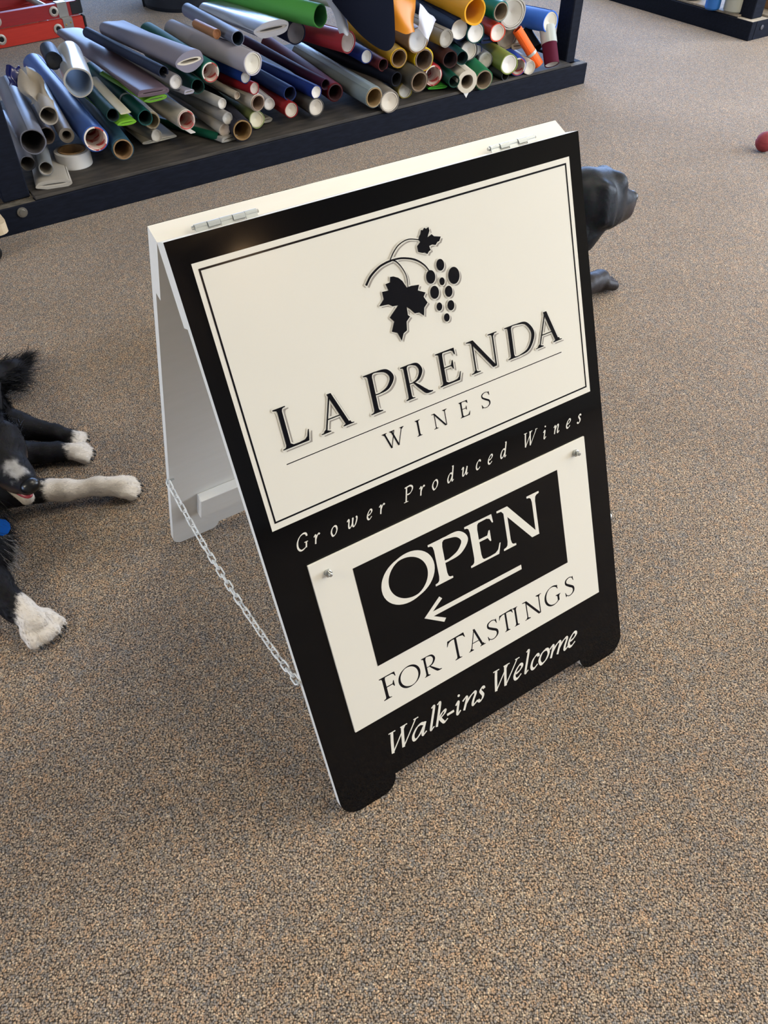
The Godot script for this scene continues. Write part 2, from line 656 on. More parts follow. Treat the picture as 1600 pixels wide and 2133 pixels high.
func build_rolls() -> void:
	var inv := Transform3D(Basis(Vector3.UP, SHELF_TURN), SHELF_AT)
	var k := 0
	for q in roll_table():
		k += 1
		var F: Vector3 = inv * Vector3(q[2], q[3], q[4])
		var B: Vector3 = inv * Vector3(q[5], q[6], q[7])
		make_roll(k, q[0], q[1], F, B, q[8], q[9], q[10], q[11] if q.size() > 11 else "")

func make_roll(sd: int, label: String, kind: String, F: Vector3, B: Vector3, r: float, outer: String, inner: String, extra: String) -> void:
	var folded := kind.begins_with("flat")
	var t := thing("folded_vinyl" if folded else "vinyl_roll", label, "vinyl sheet" if folded else "vinyl roll", F, 0.0, "vinyl rolls and offcuts on the shelf deck")
	var z := (F - B).normalized()
	var x := Vector3.UP.cross(z).normalized()
	t.basis = Basis(x, z.cross(x), z)
	var L := F.distance_to(B)
	var gloss := 0.38 + 0.035 * (sd % 7)
	var om := vinyl(outer, gloss)
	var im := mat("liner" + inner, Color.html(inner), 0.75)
	if folded:
		var fr := kind.trim_prefix("flat").to_float()
		if extra == "foil":
			om = mat("foil", Color(0.72, 0.73, 0.76), 0.24, 0.75)
		put(roll_tube(L, r, r * 0.90, fr, sd, 36, 0.03, 0.02), "sheet", om, t)
		put(roll_tube(L * 0.985, r * 0.885, r * 0.66, fr * 0.70, sd, 36, 0.03, 0.0), "liner", im, t, "pale paper backing").position.z = -0.002
		return
	if kind == "core":
		put(roll_tube(L, r, r * 0.92, 1.0, sd), "vinyl", om, t)
		var g := roll_tube(L + 0.004, r * 0.915, r * 0.80, 1.0, sd + 3, 30, 0.0, 0.0)
		var c := put(g, "core", core_material(inner), t)
		c.position.z = 0.003
	elif kind == "thick":
		put(roll_tube(L, r, r * 0.62, 1.0, sd), "vinyl", om, t)
		put(roll_tube(L * 0.98, r * 0.615, r * 0.52, 1.0, sd + 1, 26, 0.0, 0.0), "core", core_material(inner), t).position.z = -0.006
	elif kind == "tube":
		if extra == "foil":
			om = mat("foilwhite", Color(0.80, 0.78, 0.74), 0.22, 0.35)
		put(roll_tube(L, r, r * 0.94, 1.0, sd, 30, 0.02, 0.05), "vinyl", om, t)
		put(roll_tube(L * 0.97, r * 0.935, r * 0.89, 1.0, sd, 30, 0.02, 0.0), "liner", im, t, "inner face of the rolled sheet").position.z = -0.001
	else:
		put(roll_tube(L, r, r * 0.93, 1.0, sd, 30, 0.02, 0.05), "vinyl", om, t)
		put(roll_tube(L * 0.9, r * 0.925, r * 0.80, 1.0, sd + 2, 28, 0.01, -0.02), "liner", im, t, "pale paper backing").position.z = -0.002
		# the rolled backing closes the tube a little way in
		var g := G.new()
		var ringn := 5
		for i in ringn:
			var r0 := r * 0.80 * (1.0 - float(i) / ringn)
			var r1 := r * 0.80 * (1.0 - float(i + 1) / ringn)
			for s in 24:
				var a := TAU * s / 24.0
				var b := TAU * (s + 1) / 24.0
				var z0 := -0.004 - 0.05 * r * i
				var z1 := -0.004 - 0.05 * r * (i + 1)
				if i < ringn - 1:
					g.quad(Vector3(r0 * cos(a), r0 * sin(a), z0), Vector3(r0 * cos(b), r0 * sin(b), z0), Vector3(r1 * cos(b), r1 * sin(b), z1), Vector3(r1 * cos(a), r1 * sin(a), z1), Vector3(0, 0, 1))
				else:
					g.tri(Vector3(r0 * cos(a), r0 * sin(a), z0), Vector3(r0 * cos(b), r0 * sin(b), z0), Vector3(0, 0, z1), Vector3(0, 0, 1))
		put(g, "paper_end", im, t, "pale end of the rolled backing")
	if extra == "band" or extra == "wrap":
		var wide := extra == "wrap"
		var d := 0.30 if not wide else 0.62
		var w := 0.012 if not wide else 0.07
		var g := roll_tube(w, r * 1.10, r * 1.04, 1.0, sd, 30, 0.0, 0.0)
		put(g, "tape_band", mat("tapeband", Color(0.66, 0.68, 0.66), 0.3), t, "pale clear tape").position.z = -L * d
	if extra == "sticker":
		var g := G.new()
		for i in 4:
			var a := deg_to_rad(20.0 + i * 12.0)
			var b := deg_to_rad(32.0 + i * 12.0)
			var rr := r * 1.085
			g.quad(Vector3(sin(a) * rr, cos(a) * rr, -0.055), Vector3(sin(b) * rr, cos(b) * rr, -0.055), Vector3(sin(b) * rr, cos(b) * rr, -0.085), Vector3(sin(a) * rr, cos(a) * rr, -0.085), Vector3(sin(a), cos(a), 0))
		put(g, "sticker", mat("sticker", Color(0.78, 0.79, 0.82), 0.5), t)
	if extra == "torn":
		var rng := RandomNumberGenerator.new()
		rng.seed = 11
		for i in 5:
			var g := G.new()
			var zc := -0.05 - 0.035 * i
			var p := []
			for j in 4:
				p.append(Vector3(-r * 0.3 + rng.randf_range(-0.012, 0.012), r * 1.12 + rng.randf_range(0.0, 0.014), zc + rng.randf_range(-0.02, 0.02)))
			g.tri(p[0], p[1], p[2], Vector3.UP)
			g.tri(p[1], p[2], p[3], Vector3.UP)
			put(g, "torn_paper", mat("tornpaper", Color(0.66, 0.64, 0.62), 0.9), t)
	if extra == "tab":
		var g := G.new()
		g.box(Vector3(-0.012, -r * 0.95, 0.0), Vector3(0.008, -r * 0.90, 0.045))
		put(g, "paper_tab", mat("paper", Color(0.86, 0.85, 0.83), 0.8), t)

func roll_table() -> Array:
	return [
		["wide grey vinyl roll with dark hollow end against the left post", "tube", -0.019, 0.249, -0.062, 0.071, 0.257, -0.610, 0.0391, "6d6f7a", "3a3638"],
		["small grey roll lowest beside the left post, under the wide grey roll", "tube", -0.040, 0.158, -0.140, 0.019, 0.158, -0.637, 0.0244, "77757a", "8a8680"],
		["short grey tube with a pale inside, left of the white tape roll", "tube", -0.004, 0.159, -0.061, 0.088, 0.161, -0.450, 0.0225, "6f7274", "a09a90"],
		["flattened sheet of light grey vinyl lying on the deck left of the white tape roll", "flat.22", 0.001, 0.114, -0.035, 0.063, 0.114, -0.309, 0.0583, "a39d92", "b3ac9f"],
		["loosely curled beige grey roll left of the long blue roll, above a brown one", "tube", 0.067, 0.296, -0.120, 0.144, 0.296, -0.563, 0.0286, "a39c92", "9c968e"],
		["dull brown vinyl roll half hidden between the wide grey roll and the blue roll", "tube", 0.055, 0.217, -0.179, 0.129, 0.214, -0.673, 0.0278, "5a4e48", "6a5c50"],
		["small grey brown thick walled roll just left of the long blue roll's end", "thick", 0.115, 0.214, -0.152, 0.190, 0.237, -0.646, 0.0247, "7d766c", "4a4038"],
		["long blue vinyl roll with a white printed core, its end above the white tape roll", "core", 0.192, 0.205, -0.092, 0.283, 0.201, -1.018, 0.0428, "2f4f94", "e0d6cc"],
		["dark teal vinyl roll with brown cardboard core right of the white tape roll", "core", 0.273, 0.157, -0.077, 0.347, 0.158, -0.672, 0.0370, "2f4d5c", "8a6a44"],
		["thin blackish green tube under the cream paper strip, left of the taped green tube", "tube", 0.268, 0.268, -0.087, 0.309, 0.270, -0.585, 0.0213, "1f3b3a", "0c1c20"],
		["long glossy dark green tube with a clear tape band, pointing at the lime green scraps", "tube", 0.383, 0.234, -0.098, 0.421, 0.236, -0.716, 0.0252, "0e4a46", "08302e", "band"],
		["wide tan cardboard tube peeking out behind the end of the taped green tube", "core", 0.426, 0.199, -0.159, 0.462, 0.201, -0.658, 0.0294, "a89a80", "8a7a5c"],
		["silver white foil roll standing highest at the left, its blue grey inside open", "tube", 0.213, 0.351, -0.200, 0.294, 0.351, -0.510, 0.0455, "cfc9c0", "8f98a2", "foil"],
		["small dark navy roll with black inside behind the silver white foil roll", "plug", 0.187, 0.390, -0.340, 0.212, 0.390, -0.468, 0.0281, "1d2533", "0b0e15"],
		["flattened purple brown vinyl bundle below the thin navy roll", "flat.24", 0.419, 0.317, -0.073, 0.437, 0.317, -0.940, 0.0544, "5b4c55", "6b5c60"],
		["thin dark navy roll squeezed between purple brown bundle and big flattened grey roll", "tube", 0.492, 0.354, -0.131, 0.439, 0.360, -0.718, 0.0184, "2b3348", "1a2030"],
		["small grey roll with torn paper sticking out under the big flattened grey roll", "plug", 0.520, 0.323, -0.106, 0.478, 0.321, -0.605, 0.0235, "6d6a6c", "b7b2ac", "torn"],
		["big flattened lavender grey roll lying on top of the left half of the pile", "flat.5", 0.595, 0.372, -0.130, 0.530, 0.372, -0.673, 0.0574, "77737f", "c2b9a8"],
		["long pale grey roll with a cream end right of the big flattened grey roll", "plug", 0.807, 0.345, -0.067, 0.734, 0.352, -0.584, 0.0380, "a29ea6", "c9c3b4"],
		["dark green vinyl roll with white red printed core under the big flattened grey roll", "core", 0.669, 0.322, -0.138, 0.653, 0.345, -0.637, 0.0363, "0f5a4a", "e6dcd2"],
		["blackish green tube below the green roll with the white printed core", "tube", 0.606, 0.290, -0.121, 0.638, 0.286, -0.620, 0.0241, "0f3c36", "08221f"],
		["fat cream roll with pinkish core and a loose white tab near the lime green scraps", "core", 0.537, 0.193, -0.110, 0.522, 0.189, -0.610, 0.0349, "b7b0a4", "b79f94", "tab"],
		["long slim cream roll next to the roll with the black outer skin", "plug", 0.665, 0.143, -0.072, 0.683, 0.143, -0.572, 0.0214, "aaa294", "b2a69c"],
		["translucent grey tube lying right above the long slim cream roll", "plug", 0.679, 0.183, -0.064, 0.640, 0.187, -0.563, 0.0212, "85817c", "a8a49c"],
		["short pale grey roll end under the blackish green tube", "plug", 0.682, 0.224, -0.100, 0.615, 0.224, -0.595, 0.0176, "aeaaa2", "c0bab0"],
		["light olive green roll with cream end above the black skinned roll", "plug", 0.817, 0.141, -0.102, 0.856, 0.132, -0.600, 0.0311, "838d5a", "c9c2a8"],
		["black skinned roll with brown cardboard core near the front edge of the deck", "core", 0.718, 0.143, -0.033, 0.785, 0.153, -0.528, 0.0392, "26262e", "8a6a3c"],
		["folded grey vinyl offcut lying flat under the slim cream roll", "flat.28", 0.675, 0.114, -0.060, 0.615, 0.112, -0.350, 0.0386, "8c8880", "a09a90"],
		["thin dark green tube low on the deck left of the black skinned roll", "tube", 0.648, 0.116, -0.087, 0.499, 0.115, -0.458, 0.0144, "0e4a35", "0a2a20"],
		["small bright red roll below the short blue roll", "plug", 0.817, 0.253, -0.095, 0.724, 0.250, -0.587, 0.0214, "8a1f26", "a89a90"],
		["short royal blue roll under the end of the long pale grey roll", "plug", 0.795, 0.290, -0.113, 0.744, 0.295, -0.611, 0.0212, "16306e", "b0aaa0"],
		["cream roll with wide stained core right of the olive green roll", "core", 0.825, 0.201, -0.096, 0.776, 0.222, -0.593, 0.0307, "b8afa0", "8a7260"],
		["tiny cream tube above the light olive green roll", "plug", 0.755, 0.233, -0.120, 0.702, 0.263, -0.515, 0.0125, "aaa090", "9a8a78"],
		["small grey roll between the stained cream core and the dark red oval end", "plug", 0.874, 0.187, -0.098, 0.926, 0.195, -0.595, 0.0219, "9a958f", "bab4ac"],
		["dark red roll with oval cream end low in the middle of the pile", "plug", 0.949, 0.160, -0.065, 0.969, 0.158, -0.565, 0.0276, "7f1f20", "b3a796"],
		["flat folded grey wedge beside the light olive green roll", "flat.3", 0.876, 0.118, -0.135, 0.876, 0.108, -0.435, 0.0261, "8d8779", "a09a8c"],
		["navy blue tube with dark open end left of the long royal blue roll", "tube", 0.961, 0.211, -0.087, 0.969, 0.211, -0.587, 0.0256, "1a2a58", "0e1838"],
		["long royal blue roll with white end left of the big dark red roll", "plug", 1.063, 0.204, -0.062, 1.025, 0.205, -0.660, 0.0241, "1d2f6e", "cfcac2"],
		["dark olive grey roll with cream end under the long royal blue roll", "plug", 1.057, 0.151, -0.059, 1.088, 0.149, -0.558, 0.0318, "4d4b47", "bdb4a6"],
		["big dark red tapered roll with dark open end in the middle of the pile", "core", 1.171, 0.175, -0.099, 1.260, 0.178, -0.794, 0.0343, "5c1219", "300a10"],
		["thin purple black roll lying along the left of the big dark red roll", "tube", 1.133, 0.208, -0.106, 1.154, 0.208, -0.806, 0.0188, "3d1a30", "2a1020"],
		["thick pale grey green roll with brown core at the front edge of the deck", "core", 1.289, 0.161, 0.001, 1.308, 0.182, -0.598, 0.0400, "7d8888", "8f744c"],
		["greyish beige roll with cream end right beside the thick pale grey green roll", "plug", 1.359, 0.134, 0.012, 1.453, 0.142, -0.479, 0.0405, "7c756c", "cbc2b2"],
		["long black roll lying across above the thick pale grey green roll", "tube", 1.419, 0.198, -0.026, 1.363, 0.202, -0.671, 0.0270, "14161f", "0a0c12"],
		["bright red roll with white end below the hanging black sheet", "plug", 1.244, 0.339, -0.107, 1.153, 0.328, -0.599, 0.0371, "a83338", "d0c2ba"],
		["navy wrapped roll with round grey end under the light green roll", "plug", 1.077, 0.372, -0.213, 1.098, 0.374, -0.713, 0.0404, "20243c", "6d6a70"],
		["small navy roll with white end right of the bright red roll", "plug", 1.324, 0.278, -0.098, 1.360, 0.278, -0.597, 0.0247, "1b2c66", "c4beb4"],
		["shiny light green roll on top of the middle of the pile", "tube", 1.118, 0.446, -0.097, 0.938, 0.453, -0.670, 0.0390, "4f9a48", "2f7038"],
		["flattened silver foil bundle on top, left of the light green roll", "flat.28", 0.935, 0.421, -0.140, 0.903, 0.421, -0.531, 0.0736, "a9abb5", "8f8a86", "foil"],
		["grey tube with dark teal inside under the flattened silver foil bundle", "tube", 0.800, 0.408, -0.150, 0.816, 0.408, -0.600, 0.0242, "6b6f80", "14283a"],
		["small tan brown tube behind the long pale grey roll", "plug", 0.743, 0.420, -0.200, 0.738, 0.420, -0.360, 0.0155, "9a6a44", "8a5a38"],
		["brown translucent roll with large cream end right of the hanging black sheet", "plug", 1.542, 0.313, -0.052, 1.615, 0.315, -0.547, 0.0461, "8a6b48", "c6c2ba"],
		["navy black roll with white end under the big yellow roll", "plug", 1.768, 0.314, -0.069, 1.911, 0.310, -0.652, 0.0396, "161f36", "dcd9d2"],
		["dark green roll with white end right of the navy black roll", "plug", 1.838, 0.297, -0.046, 1.986, 0.315, -0.627, 0.0399, "16403e", "dedbd4"],
		["big yellow roll with yellow inside on top of the right half of the pile", "tube", 1.805, 0.384, -0.021, 1.872, 0.402, -0.516, 0.0486, "e0a21a", "e2a61f"],
		["teal vinyl roll with brown core at the top right of the big yellow roll", "core", 1.975, 0.355, -0.056, 2.025, 0.366, -0.553, 0.0382, "0f6a63", "8a7a66"],
		["large grey beige roll with pale end right of the teal roll with brown core", "plug", 2.069, 0.330, -0.082, 2.197, 0.334, -0.565, 0.0595, "a8a49c", "b4b0a6"],
		["red orange roll with white end right of the dark green roll with white end", "plug", 1.981, 0.273, -0.068, 2.117, 0.278, -0.549, 0.0348, "e0503a", "dcd2c8"],
		["tan roll with dull end right of the red orange roll", "plug", 2.090, 0.229, -0.122, 2.227, 0.233, -0.603, 0.0465, "8c8070", "8a8276"],
		["bright blue roll with white sticker beside the right post, topmost", "plug", 2.272, 0.276, -0.050, 2.303, 0.233, -0.547, 0.0423, "2f66c4", "c9c4b4", "sticker"],
		["slim orange tube with tape band leaning down towards the deck near the right post", "tube", 2.202, 0.123, -0.020, 2.112, 0.262, -0.090, 0.0215, "f0641e", "a83a10", "band"],
		["maroon roll with pale clear wrap at the foot of the right post", "plug", 2.252, 0.124, 0.012, 2.280, 0.235, -0.068, 0.0322, "4d1428", "cfcac4", "wrap"],
		["thin black tube between the slim orange tube and the maroon roll", "tube", 2.262, 0.162, -0.100, 2.262, 0.215, -0.190, 0.0244, "12161c", "0a0c10"],
		["pale grey curled roll under the navy black roll with white end", "plug", 1.700, 0.293, -0.068, 1.739, 0.296, -0.566, 0.0335, "8f897e", "9a958a"],
		["charcoal roll with white end below the dark green roll with white end", "plug", 1.830, 0.226, -0.072, 1.977, 0.237, -0.550, 0.0387, "4c4c4c", "c4beb4"],
		["dark green open tube left under the charcoal roll", "tube", 1.752, 0.223, -0.020, 1.883, 0.231, -0.503, 0.0260, "17403c", "0c2422"],
		["dark brown open roll between the yellow brown cored roll and dark green open tube", "tube", 1.698, 0.223, -0.033, 1.824, 0.224, -0.516, 0.0318, "3d2420", "2a1614"],
		["yellow vinyl roll with brown core below the brown translucent roll", "core", 1.581, 0.235, -0.061, 1.676, 0.236, -0.552, 0.0432, "d8b81c", "7a6450"],
		["yellow roll with tan inside just under the hanging black sheet", "core", 1.466, 0.255, -0.077, 1.544, 0.280, -0.570, 0.0367, "d8a81c", "8a6a44"],
		["dull dark red tube end left of the yellow roll with tan inside", "tube", 1.393, 0.241, -0.083, 1.404, 0.267, -0.582, 0.0231, "5c2626", "2a1214"],
		["olive grey roll with brown core under the yellow vinyl roll", "core", 1.510, 0.181, 0.004, 1.559, 0.206, -0.493, 0.0409, "4a473f", "7d6852"],
		["red roll with white printed core right of the olive grey roll", "core", 1.630, 0.168, -0.058, 1.743, 0.169, -0.545, 0.0421, "8f1f28", "dcd0c6"],
		["small olive yellow roll with cream end below the end of the long black roll", "plug", 1.496, 0.130, -0.070, 1.665, 0.131, -0.540, 0.0299, "9a8a3a", "d6cfbe"],
		["slim dark green tube above the bright green offcut", "tube", 1.697, 0.149, 0.002, 1.830, 0.160, -0.480, 0.0241, "0f4636", "08281e"],
		["cream roll with thick wall at the front edge above the white paper corner", "thick", 1.760, 0.139, 0.012, 1.894, 0.149, -0.470, 0.0446, "c9c0ae", "7a6a58"],
		["green vinyl roll with brown core right of the thick walled cream roll", "core", 1.846, 0.134, 0.019, 1.976, 0.165, -0.462, 0.0409, "1c6a42", "8a7860"],
		["slate grey roll with pale end above the green vinyl roll with brown core", "plug", 1.944, 0.167, -0.090, 2.079, 0.167, -0.572, 0.0335, "7a7c80", "bab8b2"],
		["olive green roll with white end near the right end of the pile", "plug", 1.996, 0.166, 0.007, 2.124, 0.165, -0.476, 0.0394, "7d8a45", "dedad2"],
		["blue roll with white printed core right of the olive green roll with white end", "core", 2.069, 0.140, -0.013, 2.231, 0.157, -0.486, 0.0380, "1f3f9a", "d6d0cc"],
		["short cream roll by the foot of the slim orange tube", "plug", 2.127, 0.129, -0.000, 2.249, 0.124, -0.381, 0.0276, "b8b0a2", "ccc6b8"],
		["dark grey tube low under the olive green roll with white end", "tube", 1.993, 0.118, -0.006, 2.021, 0.120, -0.505, 0.0189, "3d4044", "202226"],
		["cream curled sheet above the olive green roll with white end", "flat.5", 2.137, 0.191, -0.101, 2.307, 0.180, -0.463, 0.0278, "b3a78f", "bdb29c"],
		["dark navy flattened roll between charcoal roll and tan roll", "flat.5", 1.939, 0.246, -0.086, 2.075, 0.246, -0.568, 0.0288, "1b2440", "141a30"],
		["small navy blue roll with grey end left of the slate grey roll", "plug", 1.916, 0.206, -0.115, 2.046, 0.200, -0.598, 0.0208, "1f2f66", "a0a0a4"],
		["bright green folded offcut lying low between two dark tubes", "flat.14", 1.656, 0.118, -0.055, 1.726, 0.118, -0.346, 0.0447, "3f9a2f", "4aa838"],
		["lime green vinyl scrap under the end of the taped green tube", "flat.2", 0.306, 0.240, -0.072, 0.314, 0.237, -0.472, 0.0331, "6aa028", "74aa30"],
		["lime green folded sheet under the purple brown bundle", "flat.16", 0.441, 0.280, -0.117, 0.433, 0.271, -0.517, 0.0438, "6aa028", "8a9a60"],
		["cream paper strip folded beside the taped dark green tube", "flat.12", 0.311, 0.268, -0.080, 0.353, 0.268, -0.503, 0.0181, "c9c2a4", "d2ccb2"],
		["crumpled beige sheet lying on the deck under the fat cream roll", "flat.1", 0.451, 0.118, -0.188, 0.459, 0.118, -0.488, 0.0677, "b2aa98", "bab2a2"],
		["small grey rolled offcut lying on the crumpled beige sheet", "plug", 0.428, 0.149, -0.146, 0.384, 0.137, -0.543, 0.0210, "8c867c", "a8a296"],
		["grey folded sheet end just under the purple brown bundle's right end", "flat.35", 0.557, 0.289, -0.090, 0.466, 0.285, -0.480, 0.0221, "8a8690", "9a948c"],
		["pale grey roll at the top edge behind the light green roll", "plug", 1.182, 0.477, -0.120, 1.144, 0.477, -0.518, 0.0160, "b8b4b0", "c8c4bc"],
	]

# ------------------------------------------------------------------ the sandwich board
func panel_outline() -> PackedVector2Array:
	# width SW, feet at the bottom: rounded outer corners, quarter-round inner ends
	var p := PackedVector2Array()
	var ro := 0.034
	for i in 9:
		var a := PI + PI / 2 * i / 8.0
		p.append(Vector2(ro + ro * cos(a), ro + ro * sin(a)))
	for i in 9:
		var a := -PI / 2 + PI / 2 * i / 8.0
		p.append(Vector2(0.074 + 0.029 * cos(a), 0.029 + 0.029 * sin(a)))
	var q := p.duplicate()
	for i in range(q.size() - 1, -1, -1):
		p.append(Vector2(SW - q[i].x, q[i].y))
	p.append(Vector2(SW, SH))
	p.append(Vector2(0, SH))
	return p

func build_sign() -> void:
	var t := thing("sandwich_board", "black and white folding sandwich board sign standing open on the carpet", "sign", SIGN_AT, YAW)
	var white := grain("signpaint", Color(0.885, 0.875, 0.84), Color(0.90, 0.89, 0.86), 0.5, Vector3(1.5, 10, 10), 0.02)
	var black := matte(mat("blackvinyl", Color(0.022, 0.024, 0.034), 0.06), 0.34)
	var face := mat("whitevinyl", Color(0.90, 0.89, 0.85), 0.22)
	var ink := matte(mat("ink", Color(0.04, 0.045, 0.075), 0.16), 0.35)
	var shade := mat("shade", Color(0.62, 0.60, 0.57), 0.25)
	var outline := panel_outline()
	# front panel: plywood, black face sheet, white field, lettering
	var fp := Node3D.new()
	fp.name = "front_panel"
	t.add_child(fp)
	fp.rotation.x = -LEAN
	var g := G.new()
	g.extrude(outline, -0.0127, -0.0006)
	put(g, "board", white, fp, "white painted plywood")
	g = G.new()
	g.extrude(outline, -0.0006, 0.0)
	put(g, "black_face", black, fp, "glossy black vinyl")
	g = G.new()
	g.box(Vector3(0.0, 0.80, -0.0262), Vector3(SW, SH, -0.0127))
	put(g, "batten", white, fp)
	g = G.new()
	g.box(Vector3(0.05, 0.125, -0.032), Vector3(SW - 0.05, 0.20, -0.0128), 0.0015)
	put(g, "batten", white, fp)
	g = G.new()
	g.box(Vector3(0.0230, 0.5217, 0.0), Vector3(0.5888, 0.8698, 0.0004))
	put(g, "white_field", face, fp, "white vinyl field of the upper sign")
	g = G.new()
	var bw := 0.0024
	for q in [[0.0291, 0.8603, 0.5822, 0.8627], [0.0291, 0.5310, 0.5822, 0.5334], [0.0291, 0.5334, 0.0315, 0.8603], [0.5798, 0.5334, 0.5822, 0.8603]]:
		g.box(Vector3(q[0], q[1], 0.0004), Vector3(q[2], q[3], 0.0006))
	put(g, "border_line", ink, fp)
	emblem(fp, ink, face, shade)
	# big line with drop shade
	var big := [["L", 0.0678, 0.1091, 0.0553], ["A", 0.1243, 0.1740, 0.0482], ["P", 0.2012, 0.2431, 0.0553], ["R", 0.2582, 0.3028, 0.0480], ["E", 0.3158, 0.3535, 0.0480], ["N", 0.3690, 0.4235, 0.0480], ["D", 0.4378, 0.4880, 0.0480], ["A", 0.4905, 0.5412, 0.0482]]
	letters(fp, "letter_shade", big, 0.6222, 0.112, 0.028, 0.0006, shade, Vector2(0.0042, -0.0039), 0.0)
	letters(fp, "letter_outline", big, 0.6222, 0.112, 0.028, 0.0012, face, Vector2.ZERO, 0.0019)
	letters(fp, "letter", big, 0.6222, 0.112, 0.028, 0.0018, ink, Vector2.ZERO, 0.0)
	g = G.new()
	g.box(Vector3(0.0672, 0.6017, 0.0004), Vector3(0.5388, 0.6029, 0.0006))
	put(g, "rule_line", ink, fp)
	var wines := [["W", 0.2100, 0.2462, 0.0238], ["I", 0.2648, 0.2735, 0.0238], ["N", 0.2930, 0.3198, 0.0232], ["E", 0.3408, 0.3590, 0.0236], ["S", 0.3800, 0.3962, 0.0236]]
	letters(fp, "letter", wines, 0.5660, 0.10, 0.032, 0.0006, ink, Vector2.ZERO, 0.0)
	# italic line on the black band, letter by letter: glyph, centre, x scale
	var gp := []
	for q in [["G", 0.0590, 1.0], ["r", 0.0812, 1.0], ["o", 0.1076, 1.0], ["w", 0.1375, 1.0], ["e", 0.1655, 1.0], ["r", 0.1870, 1.0], ["P", 0.2316, 1.0], ["r", 0.2561, 1.0], ["o", 0.2785, 1.0], ["d", 0.3080, 1.0], ["u", 0.3330, 1.0], ["c", 0.3582, 1.0], ["e", 0.3810, 1.0], ["d", 0.4078, 1.0], ["W", 0.4625, 1.0], ["i", 0.4900, 1.0], ["n", 0.5131, 1.0], ["e", 0.5384, 1.0], ["s", 0.5608, 1.0]]:
		gp.append(["i" + q[0], q[1], -1.0, 0.0222])
	letters(fp, "letter", gp, 0.4780, 0.125, 0.045, 0.0, face, Vector2.ZERO, 0.0)
	var ww := [["iW", 0.1083, 0.1660, 0.0405], ["ia", 0.1488, 0.1765, 0.0405], ["il", 0.1835, 0.1978, 0.0405], ["ik", 0.1945, 0.2180, 0.0405], ["i-", 0.2178, 0.2322, 0.0405], ["ii", 0.2375, 0.2490, 0.0405], ["in", 0.2510, 0.2808, 0.0405], ["is", 0.2812, 0.2972, 0.0405],
		["iW", 0.3197, 0.3775, 0.0405], ["ie", 0.3610, 0.3805, 0.0405], ["il", 0.3850, 0.3985, 0.0405], ["ic", 0.3992, 0.4175, 0.0405], ["io", 0.4180, 0.4402, 0.0405], ["im", 0.4430, 0.4855, 0.0405], ["ie", 0.4862, 0.5055, 0.0405]]
	letters(fp, "letter", ww, 0.0700, 0.150, 0.052, 0.0, face, Vector2.ZERO, 0.0)
	# separate plate on two bolts
	var pl := Node3D.new()
	pl.name = "hanging_plate"
	t.add_child(pl)
	pl.rotation.x = -LEAN
	pl.set_meta("label", "white plate reading OPEN FOR TASTINGS with an arrow")
	g = G.new()
	g.box(Vector3(0.0554, 0.1508, 0.0006), Vector3(0.5645, 0.4537, 0.0040), 0.0005)
	put(g, "plate", face, pl)
	g = G.new()
	g.box(Vector3(0.1184, 0.2440, 0.0040), Vector3(0.5015, 0.4190, 0.0043))
	put(g, "black_field", black, pl)
	var op := [["O", 0.1606, 0.2420, 0.0745], ["P", 0.2436, 0.3085, 0.0735], ["E", 0.3115, 0.3730, 0.0735], ["N", 0.3740, 0.4595, 0.0735]]
	letters(pl, "letter", op, 0.3255, 0.168, 0.052, 0.0043, face, Vector2.ZERO, 0.0)
	var ft := [["F", 0.1143, 0.1432, 0.0425], ["O", 0.1475, 0.1842, 0.0375], ["R", 0.1915, 0.2246, 0.0370], ["T", 0.2412, 0.2772, 0.0425], ["A", 0.2793, 0.3135, 0.0375], ["S", 0.3192, 0.3414, 0.0365], ["T", 0.3460, 0.3756, 0.0365], ["I", 0.3752, 0.3860, 0.0365], ["N", 0.3965, 0.4378, 0.0365], ["G", 0.4452, 0.4786, 0.0365], ["S", 0.4886, 0.5094, 0.0365]]
	letters(pl, "letter", ft, 0.1775, 0.11, 0.036, 0.0040, ink, Vector2.ZERO, 0.0)
	g = G.new()
	var ar := PackedVector2Array([Vector2(0.2128, 0.2822), Vector2(0.2455, 0.3060), Vector2(0.2500, 0.3005), Vector2(0.2290, 0.2862), Vector2(0.4055, 0.2862), Vector2(0.4055, 0.2778), Vector2(0.2290, 0.2778), Vector2(0.2500, 0.2638), Vector2(0.2455, 0.2583)])
	g.extrude(ar, 0.0043, 0.0046)
	put(g, "arrow", face, pl)
	var steel := mat("boltsteel", Color(0.72, 0.73, 0.72), 0.25, 0.9)
	for bx in [Vector2(0.0805, 0.4312), Vector2(0.5416, 0.4335)]:
		g = G.new()
		var xf := Transform3D(Basis(Vector3.RIGHT, PI / 2), Vector3(bx.x, bx.y, 0.0040))
		g.lathe([Vector2(0.0, 0.0), Vector2(0.0058, 0.0), Vector2(0.0058, 0.0046), Vector2(0.0050, 0.0052), Vector2(0.0, 0.0052)], 6, xf)
		g.lathe([Vector2(0.0, 0.005), Vector2(0.0030, 0.005), Vector2(0.0030, 0.0105), Vector2(0.0022, 0.0115), Vector2(0.0, 0.0115)], 12, xf)
		put(g, "bolt", steel, pl)
	# back panel, mirrored
	var bp := Node3D.new()
	bp.name = "back_panel"
	t.add_child(bp)
	bp.transform = Transform3D(Basis(Vector3.UP, PI) * Basis(Vector3.RIGHT, -LEAN), Vector3(SW, 0, -0.7175))
	g = G.new()
	g.extrude(outline, -0.0127, -0.0006)
	put(g, "board", white, bp, "white painted plywood")
	g = G.new()
	g.extrude(outline, -0.0006, 0.0)
	put(g, "black_face", black, bp)
	g = G.new()
	g.box(Vector3(0.0, 0.80, -0.0262), Vector3(SW, SH, -0.0127))
	put(g, "batten", white, bp)
	g = G.new()
	g.box(Vector3(0.052, 0.128, -0.032), Vector3(SW - 0.052, 0.203, -0.0128), 0.0015)
